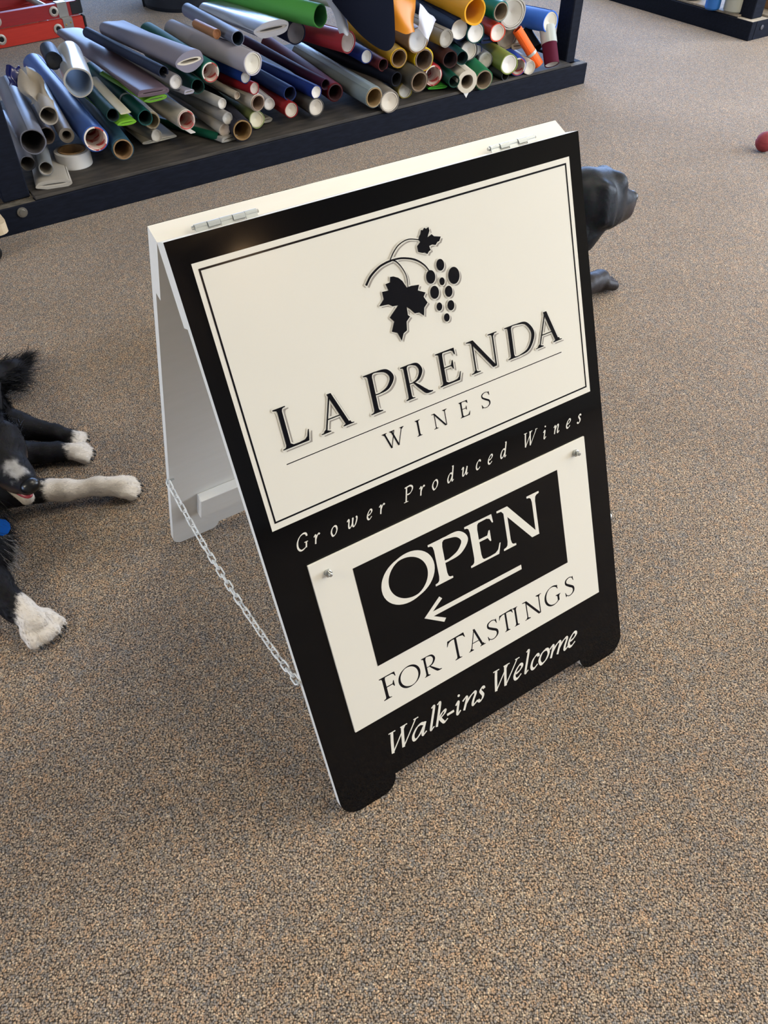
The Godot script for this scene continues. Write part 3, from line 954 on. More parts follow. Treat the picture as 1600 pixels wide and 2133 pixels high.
	put(g, "batten", white, bp)
	hinge(t, 0.0450, 0.1235, steel)
	hinge(t, 0.4705, 0.5485, steel)
	chain(t, Vector3(-0.004, 0.276, -0.5905), Vector3(-0.004, 0.2565, -0.1105))
	chain(t, Vector3(SW + 0.004, 0.276, -0.5905), Vector3(SW + 0.004, 0.2565, -0.1105))

func hinge(t: Node3D, x0: float, x1: float, m: Material) -> void:
	var h := Node3D.new()
	h.name = "hinge"
	t.add_child(h, true)
	var zc := -0.3555
	var yc := 0.8315
	var zn := mat("zinc", Color(0.70, 0.72, 0.72), 0.40, 0.5)
	var w := (x1 - x0) / 5.0
	# front leaf: a strip along the front batten with three tongues; the back leaf's two knuckles show between them
	var tilt := Basis(Vector3.RIGHT, 0.95)
	var g := G.new()
	g.box(Vector3(0, -0.0004, 0.0105), Vector3(x1 - x0, 0.0010, 0.0160), 0.0003, Transform3D(tilt, Vector3(x0, yc + 0.0030, zc)))
	for i in [0, 2, 4]:
		g.box(Vector3(w * i, -0.0004, 0.0), Vector3(w * (i + 1) - 0.0008, 0.0010, 0.0108), 0.0, Transform3D(tilt, Vector3(x0, yc + 0.0030, zc)))
	put(g, "leaf", zn, h)
	for i in 5:
		g = G.new()
		var r := 0.0034 if i % 2 == 0 else 0.0037
		g.lathe([Vector2(0.0, 0.0), Vector2(r, 0.0), Vector2(r, w - 0.0008), Vector2(0.0, w - 0.0008)], 14, Transform3D(Basis(Vector3.BACK, -PI / 2), Vector3(x0 + w * i, yc, zc + (0.0 if i % 2 == 0 else 0.001))))
		if i % 2 == 1:
			g.box(Vector3(0, -0.0006, 0.0), Vector3(w - 0.0012, 0.0010, 0.0065), 0.0003, Transform3D(Basis(Vector3.RIGHT, 0.75), Vector3(x0 + w * i, yc + 0.0034, zc + 0.001)))
		put(g, "knuckle", zn, h)
	var pin := G.new()
	pin.lathe([Vector2(0.0, -0.003), Vector2(0.0022, -0.003), Vector2(0.0022, x1 - x0 + 0.002), Vector2(0.0, x1 - x0 + 0.002)], 10, Transform3D(Basis(Vector3.BACK, -PI / 2), Vector3(x0, yc, zc)))
	put(pin, "pin", m, h)

func chain(t: Node3D, a: Vector3, b: Vector3) -> void:
	var c := Node3D.new()
	c.name = "chain"
	t.add_child(c, true)
	c.set_meta("label", "thin white metal safety chain")
	var wm := mat("chainwhite", Color(0.92, 0.92, 0.90), 0.35)
	# one link: a wire loop
	var g := G.new()
	var pts := []
	for i in 20:
		var th := TAU * i / 20.0
		pts.append(Vector3(signf(cos(th)) * 0.0062 + 0.0046 * cos(th), 0.0046 * sin(th), 0.0))
	g.pipe(pts, 0.00135, 7, true)
	var lm := g.mesh()
	# a parabola close to the hanging curve
	var sag := 0.036
	var curve := func(s: float) -> Vector3: return a.lerp(b, s) + Vector3(0, -sag * 4.0 * s * (1.0 - s), 0)
	var ln := 0.0
	for i in 100:
		ln += curve.call(i / 100.0).distance_to(curve.call((i + 1) / 100.0))
	var n := int(ln / 0.0166)
	for i in n:
		var s0 := (i + 0.5) / n
		var p: Vector3 = curve.call(s0)
		var d: Vector3 = (curve.call(minf(s0 + 0.01, 1.0)) - curve.call(maxf(s0 - 0.01, 0.0))).normalized()
		var side := d.cross(Vector3.UP).normalized()
		var bs := Basis(d, side, d.cross(side)).rotated(d, (PI / 4 if i % 2 == 0 else -PI / 4) + sin(i * 0.37) * 0.35)
		var o := put_mesh(lm, "link", wm, c)
		o.transform = Transform3D(bs, p)
	for e in [a, b]:
		var s := G.new()
		var ring := []
		for i in 14:
			var th := TAU * i / 14.0
			ring.append(e + Vector3(-0.001, 0.0042 * cos(th), 0.0042 * sin(th)))
		s.pipe(ring, 0.0011, 6, true)
		var inw := 1.0 if e.x < 0.3 else -1.0
		s.pipe([e + Vector3(0.003 * inw, 0, 0), e + Vector3(0.012 * inw, 0, 0)], 0.0014, 6)
		put(s, "screw_eye", mat("zinc", Color(0.70, 0.72, 0.72), 0.40, 0.5), c)

# ---- grape emblem
func emblem(fp: Node3D, ink: Material, face: Material, shade: Material) -> void:
	var leaf := PackedVector2Array([Vector2(0.2703, 0.7887), Vector2(0.2751, 0.7880), Vector2(0.2819, 0.7845), Vector2(0.2870, 0.7790), Vector2(0.2916, 0.7692), Vector2(0.2986, 0.7694), Vector2(0.3109, 0.7676), Vector2(0.3075, 0.7610), Vector2(0.3185, 0.7551), Vector2(0.3145, 0.7506), Vector2(0.3190, 0.7415), Vector2(0.3125, 0.7364), Vector2(0.3100, 0.7263), Vector2(0.3036, 0.7326), Vector2(0.2965, 0.7335), Vector2(0.2910, 0.7404), Vector2(0.2862, 0.7452), Vector2(0.2857, 0.7343), Vector2(0.2885, 0.7316), Vector2(0.2818, 0.7266), Vector2(0.2800, 0.7154), Vector2(0.2740, 0.7130), Vector2(0.2692, 0.7045), Vector2(0.2649, 0.7165), Vector2(0.2570, 0.7205), Vector2(0.2634, 0.7323), Vector2(0.2580, 0.7391), Vector2(0.2664, 0.7454), Vector2(0.2740, 0.7509), Vector2(0.2655, 0.7518), Vector2(0.2600, 0.7560), Vector2(0.2460, 0.7574), Vector2(0.2546, 0.7642), Vector2(0.2544, 0.7738), Vector2(0.2640, 0.7730), Vector2(0.2615, 0.7818), Vector2(0.2687, 0.7822)])
	var leaf2 := PackedVector2Array([Vector2(0.3283, 0.8333), Vector2(0.3305, 0.8322), Vector2(0.3336, 0.8348), Vector2(0.3360, 0.8328), Vector2(0.3402, 0.8342), Vector2(0.3407, 0.8293), Vector2(0.3361, 0.8222), Vector2(0.3402, 0.8233), Vector2(0.3430, 0.8245), Vector2(0.3462, 0.8210), Vector2(0.3497, 0.8200), Vector2(0.3565, 0.8180), Vector2(0.3530, 0.8130), Vector2(0.3500, 0.8128), Vector2(0.3466, 0.8098), Vector2(0.3416, 0.8116), Vector2(0.3363, 0.8109), Vector2(0.3378, 0.8054), Vector2(0.3345, 0.8045), Vector2(0.3318, 0.8018), Vector2(0.3280, 0.8048), Vector2(0.3248, 0.8050), Vector2(0.3185, 0.8080), Vector2(0.3182, 0.8153), Vector2(0.3239, 0.8191), Vector2(0.3218, 0.8225), Vector2(0.3236, 0.8262), Vector2(0.3262, 0.8285)])
	var prims := [["P", leaf], ["P", leaf2]]
	for q in [[0.3486, 0.7835, 0.0062], [0.3672, 0.7645, 0.0092], [0.3307, 0.7724, 0.0072], [0.3471, 0.7621, 0.0042], [0.3326, 0.7514, 0.0070], [0.3549, 0.7465, 0.0061], [0.3362, 0.7311, 0.0045], [0.3548, 0.7275, 0.0056], [0.3450, 0.7136, 0.0046]]:
		var el := PackedVector2Array()
		for i in 28:
			el.append(Vector2(q[0] + q[2] * cos(TAU * i / 28), q[1] + q[2] * 1.22 * sin(TAU * i / 28)))
		prims.append(["P", el])
	prims.append(["S", curve([0.2336, 0.7878, 0.2428, 0.7972, 0.2568, 0.8046, 0.2680, 0.8072, 0.2760, 0.8078], 6), [0.0030, 0.0028, 0.0026, 0.0026, 0.0024]])
	prims.append(["S", curve([0.2738, 0.8075, 0.2825, 0.8173, 0.2924, 0.8240, 0.3068, 0.8268, 0.3235, 0.8222], 6), [0.0014, 0.0015, 0.0014, 0.0013, 0.0011]])
	prims.append(["S", curve([0.2748, 0.8081, 0.2919, 0.8068, 0.3107, 0.8003, 0.3240, 0.7897, 0.3312, 0.7780], 6), [0.0022, 0.0022, 0.0022, 0.0018, 0.0014]])
	prims.append(["S", curve([0.2790, 0.8074, 0.2835, 0.8044, 0.2895, 0.7960, 0.2942, 0.7833, 0.2933, 0.7680], 6), [0.0016, 0.0016, 0.0013, 0.0012, 0.0011]])
	for pass_k in 3:
		var g := G.new()
		var k := 0
		for p in prims:
			prim(g, p, Transform2D(0.0, [Vector2(0.0035, -0.0032), Vector2.ZERO, Vector2.ZERO][pass_k]), 0.0006 + 0.0006 * pass_k + k * 0.00002, [0.0, 0.0016, 0.0][pass_k])
			k += 1
		put(g, ["emblem_shade", "emblem_outline", "grape_emblem"][pass_k], [shade, face, ink][pass_k], fp)

# ---- drawn lettering: prims are ["P", outline] or ["S", centre line, widths]
func curve(v: Array, sub := 6) -> PackedVector2Array:
	var p := PackedVector2Array()
	for i in range(0, v.size(), 2):
		p.append(Vector2(v[i], v[i + 1]))
	var o := PackedVector2Array()
	var n := p.size()
	for i in n - 1:
		var a := p[maxi(i - 1, 0)]
		var b := p[i]
		var c := p[i + 1]
		var d := p[mini(i + 2, n - 1)]
		for s in sub:
			o.append(b.cubic_interpolate(c, a, d, float(s) / sub))
	o.append(p[n - 1])
	return o

func prim(g: G, p: Array, xf: Transform2D, z: float, grow: float) -> void:
	var out := Vector3(0, 0, 1)
	if p[0] == "P":
		var poly: PackedVector2Array = xf * (p[1] as PackedVector2Array)
		if grow > 0.0:
			if Geometry2D.is_polygon_clockwise(poly):
				poly.reverse()
			var big := Geometry2D.offset_polygon(poly, grow, Geometry2D.JOIN_ROUND)
			if big.size() > 0:
				poly = big[0]
		var idx := Geometry2D.triangulate_polygon(poly)
		for i in range(0, idx.size(), 3):
			var a := poly[idx[i]]
			var b := poly[idx[i + 1]]
			var c := poly[idx[i + 2]]
			g.tri(Vector3(a.x, a.y, z), Vector3(b.x, b.y, z), Vector3(c.x, c.y, z), out)
		return
	var pts: PackedVector2Array = xf * (p[1] as PackedVector2Array)
	var sc := xf.get_scale().y
	var wd: Array = p[2]
	var n := pts.size()
	var closed: bool = p.size() > 3
	var lf := []
	var rt := []
	for i in n:
		var a := pts[(i - 1 + n - 1) % (n - 1)] if closed and (i == 0 or i == n - 1) else pts[maxi(i - 1, 0)]
		var b := pts[1] if closed and i == n - 1 else pts[mini(i + 1, n - 1)]
		var dir := (b - a).normalized()
		var f := float(i) / (n - 1) * (wd.size() - 1)
		var w: float = lerpf(wd[int(f)], wd[mini(int(f) + 1, wd.size() - 1)], f - int(f)) * (sc if sc < 0.9 else 1.0) / 2.0 + grow
		var q := pts[i]
		if not closed and i == 0:
			q -= dir * grow
		if not closed and i == n - 1:
			q += dir * grow
		lf.append(q + dir.orthogonal() * w)
		rt.append(q - dir.orthogonal() * w)
	for i in n - 1:
		g.quad(Vector3(lf[i].x, lf[i].y, z), Vector3(lf[i + 1].x, lf[i + 1].y, z), Vector3(rt[i + 1].x, rt[i + 1].y, z), Vector3(rt[i].x, rt[i].y, z), out)

func letters(parent: Node3D, called: String, list: Array, base: float, s: float, h: float, z: float, m: Material, shift: Vector2, grow: float) -> void:
	# list rows: [glyph, left, right, cap height]; with right < 0 the glyph is centred on left at its own width
	for q in list:
		var g := G.new()
		var it: bool = q[0].length() > 1
		var prims := italic(q[0].substr(1), s, h) if it else capital(q[0], s, h)
		var lo := 1e9
		var hi := -1e9
		for p in prims:
			for v in p[1]:
				lo = minf(lo, v.x)
				hi = maxf(hi, v.x)
		var cap: float = q[3]
		var sx := cap
		var x0: float = q[1] - (lo + hi) / 2.0 * cap
		if q[2] > 0.0:
			sx = (q[2] - q[1]) / (hi - lo)
			x0 = q[1] - lo * sx
		var xf := Transform2D(Vector2(sx, 0), Vector2(0, cap), Vector2(x0, base) + shift)
		var k := 1
		for p in prims:
			prim(g, p, xf, z + k * 0.00002, grow)
			k += 1
		put(g, called, m, parent)

func slab(xc: float, y: float, half: float, t: float, inner: float, up: float) -> Array:
	# a serif: thin slab with a bracket towards the stem; up = 1 for a foot, -1 for a head
	var p := PackedVector2Array()
	for v in [[-half, 0.0], [half, 0.0], [half, t], [lerpf(half, inner, 0.55), t * 1.25], [lerpf(half, inner, 0.85), t * 2.0], [inner, t * 4.0], [-inner, t * 4.0], [-lerpf(half, inner, 0.85), t * 2.0], [-lerpf(half, inner, 0.55), t * 1.25], [-half, t]]:
		p.append(Vector2(xc + v[0], y + v[1] * up))
	return ["P", p]

func bar(x0: float, y0: float, x1: float, y1: float, w: float) -> Array:
	# a straight stroke of horizontal width w, cut level at both ends
	return ["P", PackedVector2Array([Vector2(x0 - w / 2, y0), Vector2(x0 + w / 2, y0), Vector2(x1 + w / 2, y1), Vector2(x1 - w / 2, y1)])]

func stem(x: float, s: float, t: float, e := 0.10) -> Array:
	return [bar(x, 0.0, x, 1.0, s), slab(x, 0.0, s / 2 + e, t, s / 2, 1.0), slab(x, 1.0, s / 2 + e, t, s / 2, -1.0)]

func ring(cx: float, cy: float, rx: float, ry: float, a0: float, a1: float, s: float, h: float, tilt := 0.25) -> Array:
	var pts := PackedVector2Array()
	var w := []
	var n := 44
	for i in n + 1:
		var a := lerpf(a0, a1, float(i) / n)
		pts.append(Vector2(cx + rx * cos(a), cy + ry * sin(a)))
		w.append(lerpf(h, s, pow(absf(cos(a - tilt)), 1.25)))
	if absf(absf(a1 - a0) - TAU) < 0.01:
		return ["S", pts, w, true]
	return ["S", pts, w]

func capital(c: String, s: float, h: float) -> Array:
	var t := h * 0.9
	var o := []
	match c:
		"L":
			o = stem(0.18, s, t)
			o.append(["P", PackedVector2Array([Vector2(0.18, 0), Vector2(0.69, 0), Vector2(0.75, 0.27), Vector2(0.725, 0.27), Vector2(0.67, 0.12), Vector2(0.60, 0.065), Vector2(0.45, 0.05), Vector2(0.30, 0.055), Vector2(0.24, 0.10), Vector2(0.18, 0.16)])])
		"A":
			o = [bar(0.155, 0.0, 0.475, 0.985, h * 1.5), bar(0.84, 0.0, 0.475, 1.03, s * 1.12), slab(0.155, 0.0, 0.145, t, h * 0.7, 1.0), slab(0.845, 0.0, 0.165, t, s * 0.6, 1.0)]
			o.append(["P", PackedVector2Array([Vector2(0.27, 0.34), Vector2(0.70, 0.34), Vector2(0.69, 0.34 + h * 1.15), Vector2(0.28, 0.34 + h * 1.15)])])
		"P", "R":
			o = stem(0.18, s, t)
			var w := 0.40 if c == "P" else 0.36
			o.append(["S", curve([0.18, 1.0 - h * 0.6, 0.36, 1.0 - h * 0.55, 0.36 + w * 0.62, 0.92, 0.32 + w, 0.72, 0.36 + w * 0.55, 0.515, 0.36, 0.45, 0.20, 0.455], 8), [h, h * 1.1, s * 0.80, s * 1.05, s * 0.72, h, h]])
			if c == "R":
				o.append(["S", curve([0.36, 0.47, 0.52, 0.30, 0.74, 0.075, 0.86, 0.022, 0.97, 0.012], 6), [h, s * 0.8, s * 1.1, s * 0.6, h * 0.8]])
		"E", "F":
			o = stem(0.18, s, t)
			o.append(["P", PackedVector2Array([Vector2(0.18, 1), Vector2(0.62, 1), Vector2(0.635, 0.80), Vector2(0.61, 0.80), Vector2(0.57, 0.91), Vector2(0.50, 0.95), Vector2(0.18, 1.0 - h * 1.2)])])
			o.append(["P", PackedVector2Array([Vector2(0.18, 0.50), Vector2(0.46, 0.50), Vector2(0.505, 0.40), Vector2(0.53, 0.40), Vector2(0.53, 0.66), Vector2(0.505, 0.66), Vector2(0.46, 0.50 + h * 1.2), Vector2(0.18, 0.50 + h * 1.2)])])
			if c == "E":
				o.append(["P", PackedVector2Array([Vector2(0.18, 0), Vector2(0.66, 0), Vector2(0.73, 0.25), Vector2(0.705, 0.25), Vector2(0.65, 0.11), Vector2(0.58, 0.06), Vector2(0.44, 0.05), Vector2(0.30, 0.055), Vector2(0.24, 0.10), Vector2(0.18, 0.16)])])
		"N":
			o = [bar(0.20, 0.0, 0.20, 0.98, h * 1.6), slab(0.20, 0.0, 0.16, t, h * 0.8, 1.0), bar(0.93, 0.0, 0.93, 1.0, h * 1.6), slab(0.93, 1.0, 0.16, t, h * 0.8, -1.0), bar(0.17, 1.0, 0.88, -0.015, s * 1.2)]
			o.append(["P", PackedVector2Array([Vector2(0.0, 1.0), Vector2(0.22, 1.0), Vector2(0.24, 0.86), Vector2(0.15, 0.94), Vector2(0.0, 1.0 - t)])])
		"D":
			o = stem(0.18, s, t)
			o.append(["S", curve([0.18, 1.0 - h * 0.6, 0.42, 1.0 - h * 0.7, 0.74, 0.90, 0.93, 0.52, 0.74, 0.12, 0.42, h * 0.7, 0.18, h * 0.6], 8), [h, h * 1.1, s * 0.75, s * 1.1, s * 0.75, h * 1.1, h]])
		"O":
			o = [ring(0.5, 0.5, 0.45, 0.50, 0.0, TAU, s * 1.1, h, 0.30)]
		"G":
			o = [ring(0.50, 0.5, 0.44, 0.50, 0.85, TAU - 0.80, s * 1.1, h, 0.30)]
			o.append(bar(0.80, 0.10, 0.80, 0.42, s))
			o.append(slab(0.80, 0.44, s / 2 + 0.09, t, s / 2, -1.0))
			o.append(["P", PackedVector2Array([Vector2(0.76, 0.98), Vector2(0.79, 0.98), Vector2(0.815, 0.75), Vector2(0.79, 0.75), Vector2(0.72, 0.90)])])
		"I":
			o = stem(0.18, s, t)
		"T":
			o = [bar(0.42, 0.0, 0.42, 1.0, s), slab(0.42, 0.0, s / 2 + 0.11, t, s / 2, 1.0)]
			o.append(["P", PackedVector2Array([Vector2(0.05, 1.0), Vector2(0.84, 1.03), Vector2(0.88, 0.80), Vector2(0.855, 0.80), Vector2(0.78, 0.92), Vector2(0.62, 0.955), Vector2(0.22, 0.95), Vector2(0.09, 0.89), Vector2(0.02, 0.76), Vector2(-0.005, 0.765)])])
		"S":
			o = [["S", curve([0.52, 0.84, 0.44, 0.955, 0.29, 0.985, 0.13, 0.90, 0.12, 0.72, 0.30, 0.54, 0.48, 0.38, 0.50, 0.18, 0.36, 0.035, 0.18, 0.03, 0.06, 0.15], 6), [h, h * 1.2, h * 1.3, s * 0.75, s * 0.95, s * 1.15, s * 1.1, s * 0.9, h * 1.4, h * 1.2, h]]]
			o.append(["P", PackedVector2Array([Vector2(0.50, 0.98), Vector2(0.525, 0.98), Vector2(0.545, 0.74), Vector2(0.52, 0.74), Vector2(0.46, 0.92)])])
			o.append(["P", PackedVector2Array([Vector2(0.07, 0.02), Vector2(0.045, 0.02), Vector2(0.02, 0.27), Vector2(0.045, 0.27), Vector2(0.11, 0.09)])])
		"W":
			o = [bar(0.17, 1.0, 0.47, -0.015, s * 1.05), bar(0.47, -0.015, 0.80, 1.0, h * 1.5), bar(0.62, 1.0, 0.92, -0.015, s * 1.05), bar(0.92, -0.015, 1.28, 1.0, h * 1.5)]
			o.append(slab(0.17, 1.0, 0.16, t, s * 0.4, -1.0))
			o.append(slab(0.64, 1.0, 0.16, t, s * 0.4, -1.0))
			o.append(slab(1.28, 1.0, 0.13, t, h, -1.0))
	return o

func pen(v: Array, s: float, h: float, slant: float, sub := 7) -> Array:
	# a broad-nib stroke: the width follows the direction
	var c := PackedVector2Array()
	for p in curve(v, sub):
		c.append(Vector2(p.x + p.y * slant, p.y))
	var w := []
	for i in c.size():
		var d := c[mini(i + 1, c.size() - 1)] - c[maxi(i - 1, 0)]
		w.append(lerpf(h, s, absf(sin(d.angle() - 0.62))))
	return ["S", c, w]

func italic(c: String, s: float, h: float) -> Array:
	var k := 0.24
	var x := 0.59
	match c:
		"G":
			return [pen([0.72, 0.78, 0.66, 0.95, 0.48, 1.01, 0.24, 0.90, 0.08, 0.60, 0.10, 0.24, 0.28, 0.01, 0.50, 0.02, 0.66, 0.12], s * 1.05, h, k), pen([0.68, 0.42, 0.68, 0.26, 0.67, 0.06], s, h, k), pen([0.54, 0.42, 0.68, 0.425, 0.80, 0.42], h * 1.2, h, k)]
		"P":
			return [pen([0.20, 1.0, 0.19, 0.5, 0.18, 0.0], s, h, k), pen([0.02, 0.015, 0.18, 0.012, 0.34, 0.015], h, h * 0.9, k), pen([0.06, 0.97, 0.22, 0.985, 0.46, 1.0, 0.64, 0.88, 0.64, 0.68, 0.48, 0.50, 0.26, 0.47], s * 0.95, h, k)]
		"W":
			return [pen([0.08, 1.0, 0.12, 0.5, 0.18, -0.01], s * 1.05, h, k), pen([0.18, 0.0, 0.40, 0.5, 0.62, 1.0], h * 1.1, h, k), pen([0.50, 1.0, 0.55, 0.5, 0.61, -0.01], s * 1.05, h, k), pen([0.61, 0.0, 0.84, 0.5, 1.06, 1.0], h * 1.1, h, k), pen([-0.05, 0.985, 0.08, 0.985, 0.22, 0.985], h, h * 0.9, k), pen([0.42, 0.985, 0.54, 0.985, 0.70, 0.985], h, h * 0.9, k), pen([0.96, 0.985, 1.06, 0.985, 1.16, 0.985], h, h * 0.9, k)]
		"r":
			return [pen([0.0, 0.47, 0.08, 0.57, 0.13, 0.52, 0.12, 0.25, 0.11, 0.0], s, h, k), pen([0.12, 0.26, 0.22, 0.48, 0.32, 0.59, 0.40, 0.52], s, h, k)]
		"o":
			return [pen([0.24, 0.595, 0.10, 0.50, 0.03, 0.25, 0.12, 0.02, 0.23, 0.0, 0.36, 0.11, 0.43, 0.34, 0.36, 0.55, 0.24, 0.595], s, h, k)]
		"w":
			return [pen([0.0, 0.47, 0.08, 0.58, 0.13, 0.50, 0.11, 0.22, 0.14, 0.03, 0.24, 0.03, 0.36, 0.22, 0.42, 0.50, 0.38, 0.59], s, h, k), pen([0.40, 0.50, 0.39, 0.22, 0.43, 0.03, 0.54, 0.03, 0.66, 0.24, 0.71, 0.50, 0.64, 0.59], s, h, k)]
		"e":
			return [pen([0.10, 0.27, 0.26, 0.33, 0.36, 0.46, 0.33, 0.58, 0.22, 0.59, 0.09, 0.42, 0.04, 0.20, 0.10, 0.03, 0.22, 0.01, 0.36, 0.13], s, h, k)]
		"d":
			return [pen([0.38, 0.50, 0.28, 0.59, 0.14, 0.52, 0.04, 0.26, 0.08, 0.04, 0.18, 0.02, 0.30, 0.16, 0.40, 0.40], s, h, k), pen([0.44, 1.04, 0.42, 0.60, 0.39, 0.14, 0.42, 0.02, 0.52, 0.10], s, h, k), pen([0.35, 1.02, 0.44, 1.03, 0.47, 1.04], h, h, k)]
		"u":
			return [pen([0.0, 0.47, 0.08, 0.58, 0.13, 0.52, 0.10, 0.24, 0.11, 0.04, 0.20, 0.02, 0.33, 0.20, 0.41, 0.45], s, h, k), pen([0.44, 0.58, 0.41, 0.30, 0.40, 0.08, 0.44, 0.02, 0.53, 0.11], s, h, k)]
		"c":
			return [pen([0.36, 0.47, 0.32, 0.58, 0.22, 0.58, 0.09, 0.44, 0.04, 0.20, 0.10, 0.03, 0.22, 0.01, 0.35, 0.12], s, h, k)]
		"i":
			var dot := PackedVector2Array()
			for j in 14:
				dot.append(Vector2(0.13 + 0.86 * k + 0.062 * cos(TAU * j / 14), 0.86 + 0.062 * sin(TAU * j / 14)))
			return [pen([0.0, 0.46, 0.08, 0.58, 0.13, 0.52, 0.10, 0.24, 0.10, 0.05, 0.16, 0.01, 0.26, 0.12], s, h, k), ["P", dot]]
		"n":
			return [pen([0.0, 0.47, 0.08, 0.58, 0.13, 0.52, 0.12, 0.25, 0.10, 0.0], s, h, k), pen([0.11, 0.22, 0.24, 0.50, 0.36, 0.59, 0.41, 0.50, 0.37, 0.22, 0.38, 0.04, 0.44, 0.02, 0.53, 0.12], s, h, k)]
		"m":
			return [pen([0.0, 0.47, 0.08, 0.58, 0.13, 0.52, 0.12, 0.25, 0.10, 0.0], s, h, k), pen([0.11, 0.22, 0.24, 0.50, 0.35, 0.59, 0.40, 0.50, 0.38, 0.25, 0.36, 0.0], s, h, k), pen([0.37, 0.22, 0.50, 0.50, 0.62, 0.59, 0.67, 0.50, 0.63, 0.22, 0.64, 0.04, 0.70, 0.02, 0.79, 0.12], s, h, k)]
		"s":
			return [pen([0.30, 0.49, 0.25, 0.58, 0.15, 0.57, 0.11, 0.46, 0.19, 0.33, 0.26, 0.20, 0.22, 0.05, 0.10, 0.0, 0.0, 0.10], s, h, k)]
		"a":
			return [pen([0.40, 0.52, 0.28, 0.59, 0.14, 0.52, 0.04, 0.26, 0.08, 0.04, 0.18, 0.02, 0.30, 0.16, 0.40, 0.40], s, h, k), pen([0.44, 0.59, 0.41, 0.32, 0.39, 0.10, 0.43, 0.02, 0.53, 0.11], s, h, k)]
		"l":
			return [pen([0.04, 1.02, 0.14, 1.04, 0.12, 0.60, 0.09, 0.12, 0.12, 0.02, 0.22, 0.10], s, h, k)]
		"k":
			return [pen([0.04, 1.02, 0.14, 1.04, 0.13, 0.55, 0.10, 0.0], s, h, k), pen([0.12, 0.26, 0.26, 0.52, 0.38, 0.57, 0.37, 0.44, 0.24, 0.33, 0.16, 0.31], s * 0.9, h, k), pen([0.20, 0.32, 0.30, 0.14, 0.40, 0.02, 0.52, 0.10], s, h, k)]
		"-":
			return [pen([0.0, 0.27, 0.15, 0.275, 0.30, 0.28], s * 0.75, h * 2.4, k)]
	return []

# ------------------------------------------------------------------ the other rack
func build_second_rack() -> void:
	# origin at the front corner nearest the viewer; local x runs along its side, local -z along its front beam
	var at := Vector3(1.929, 0, -4.767)
	var t := thing("storage_rack", "navy painted timber rack with bottles on it behind the ball", "shelf", at, 0.60)
	var np := navy_paint()
	var g := G.new()
	g.box(Vector3(0.0, 0, -2.6), Vector3(0.038, 0.089, 0.0), 0.003)
	put(g, "beam", np, t)
	g = G.new()
	g.box(Vector3(0.0385, 0, -0.038), Vector3(1.0, 0.089, 0.0), 0.003)
	put(g, "beam", np, t)
	g = G.new()
	g.box(Vector3(0.012, 0.0895, -2.58), Vector3(0.98, 0.100, -0.105), 0.0015)
	g.box(Vector3(0.14, 0.0895, -0.1045), Vector3(0.98, 0.100, -0.012), 0.0015)
	put(g, "deck", grain("deckpale", Color(0.42, 0.38, 0.32), Color(0.62, 0.57, 0.50), 0.75, Vector3(2, 9, 9), 0.012), t, "pale worn plywood deck")
	g = G.new()
	g.box(Vector3(0.002, 0.0892, -0.103), Vector3(0.138, 0.0900, -0.002))
	put(g, "worn_edge", grain("wornpale", Color(0.60, 0.56, 0.50), Color(0.74, 0.70, 0.64), 0.8, Vector3(6, 12, 12)), t, "bare scuffed wood on the beam top")
	for q in [[0.036, -0.125, 0.0902], [0.036, -2.5, 0.0902], [0.88, -2.5, 0.1002]]:
		g = G.new()
		g.box(Vector3(q[0], q[2], q[1]), Vector3(q[0] + 0.085, 1.9, q[1] + 0.089), 0.004)
		put(g, "post", np, t)
	g = G.new()
	g.lathe([Vector2(0, 0), Vector2(0.012, 0), Vector2(0.012, 0.004), Vector2(0.0, 0.006)], 12, Transform3D(Basis(Vector3.RIGHT, PI / 2), Vector3(0.09, 0.055, 0.0002)))
	put(g, "bolt", mat("dullsteel", Color(0.40, 0.40, 0.42), 0.4, 0.8), t)
	bottle(Vector3(1.772, 0.1002, -4.985), "blue plastic bottle standing at the front of the second rack", 0.040, 0.24, Color(0.13, 0.38, 0.66), false)
	bottle(Vector3(1.878, 0.1002, -4.940), "grey white plastic jug with dark marks beside the rack's post", 0.058, 0.22, Color(0.62, 0.62, 0.57), true)
	bottle(Vector3(2.010, 0.1002, -5.035), "grey white plastic jug partly behind the rack's post", 0.058, 0.22, Color(0.60, 0.60, 0.56), true)
	bottle(Vector3(1.715, 0.1002, -5.215), "dull grey tub behind the blue bottle on the rack", 0.065, 0.16, Color(0.44, 0.44, 0.41), false)
	var bx := thing("cardboard_box", "tan cardboard box end right of the rack's post", "box", Vector3(2.16, 0.1002, -5.02), 0.60)
	g = G.new()
	g.box(Vector3(-0.09, 0, -0.14), Vector3(0.14, 0.18, 0.08), 0.002)
	put(g, "carton", mat("kraft", Color(0.55, 0.42, 0.30), 0.85), bx)
	g = G.new()
	g.box(Vector3(-0.09, 0.1803, -0.05), Vector3(0.14, 0.1808, -0.005))
	put(g, "tape_strip", mat("kraftape", Color(0.62, 0.50, 0.36), 0.4), bx)

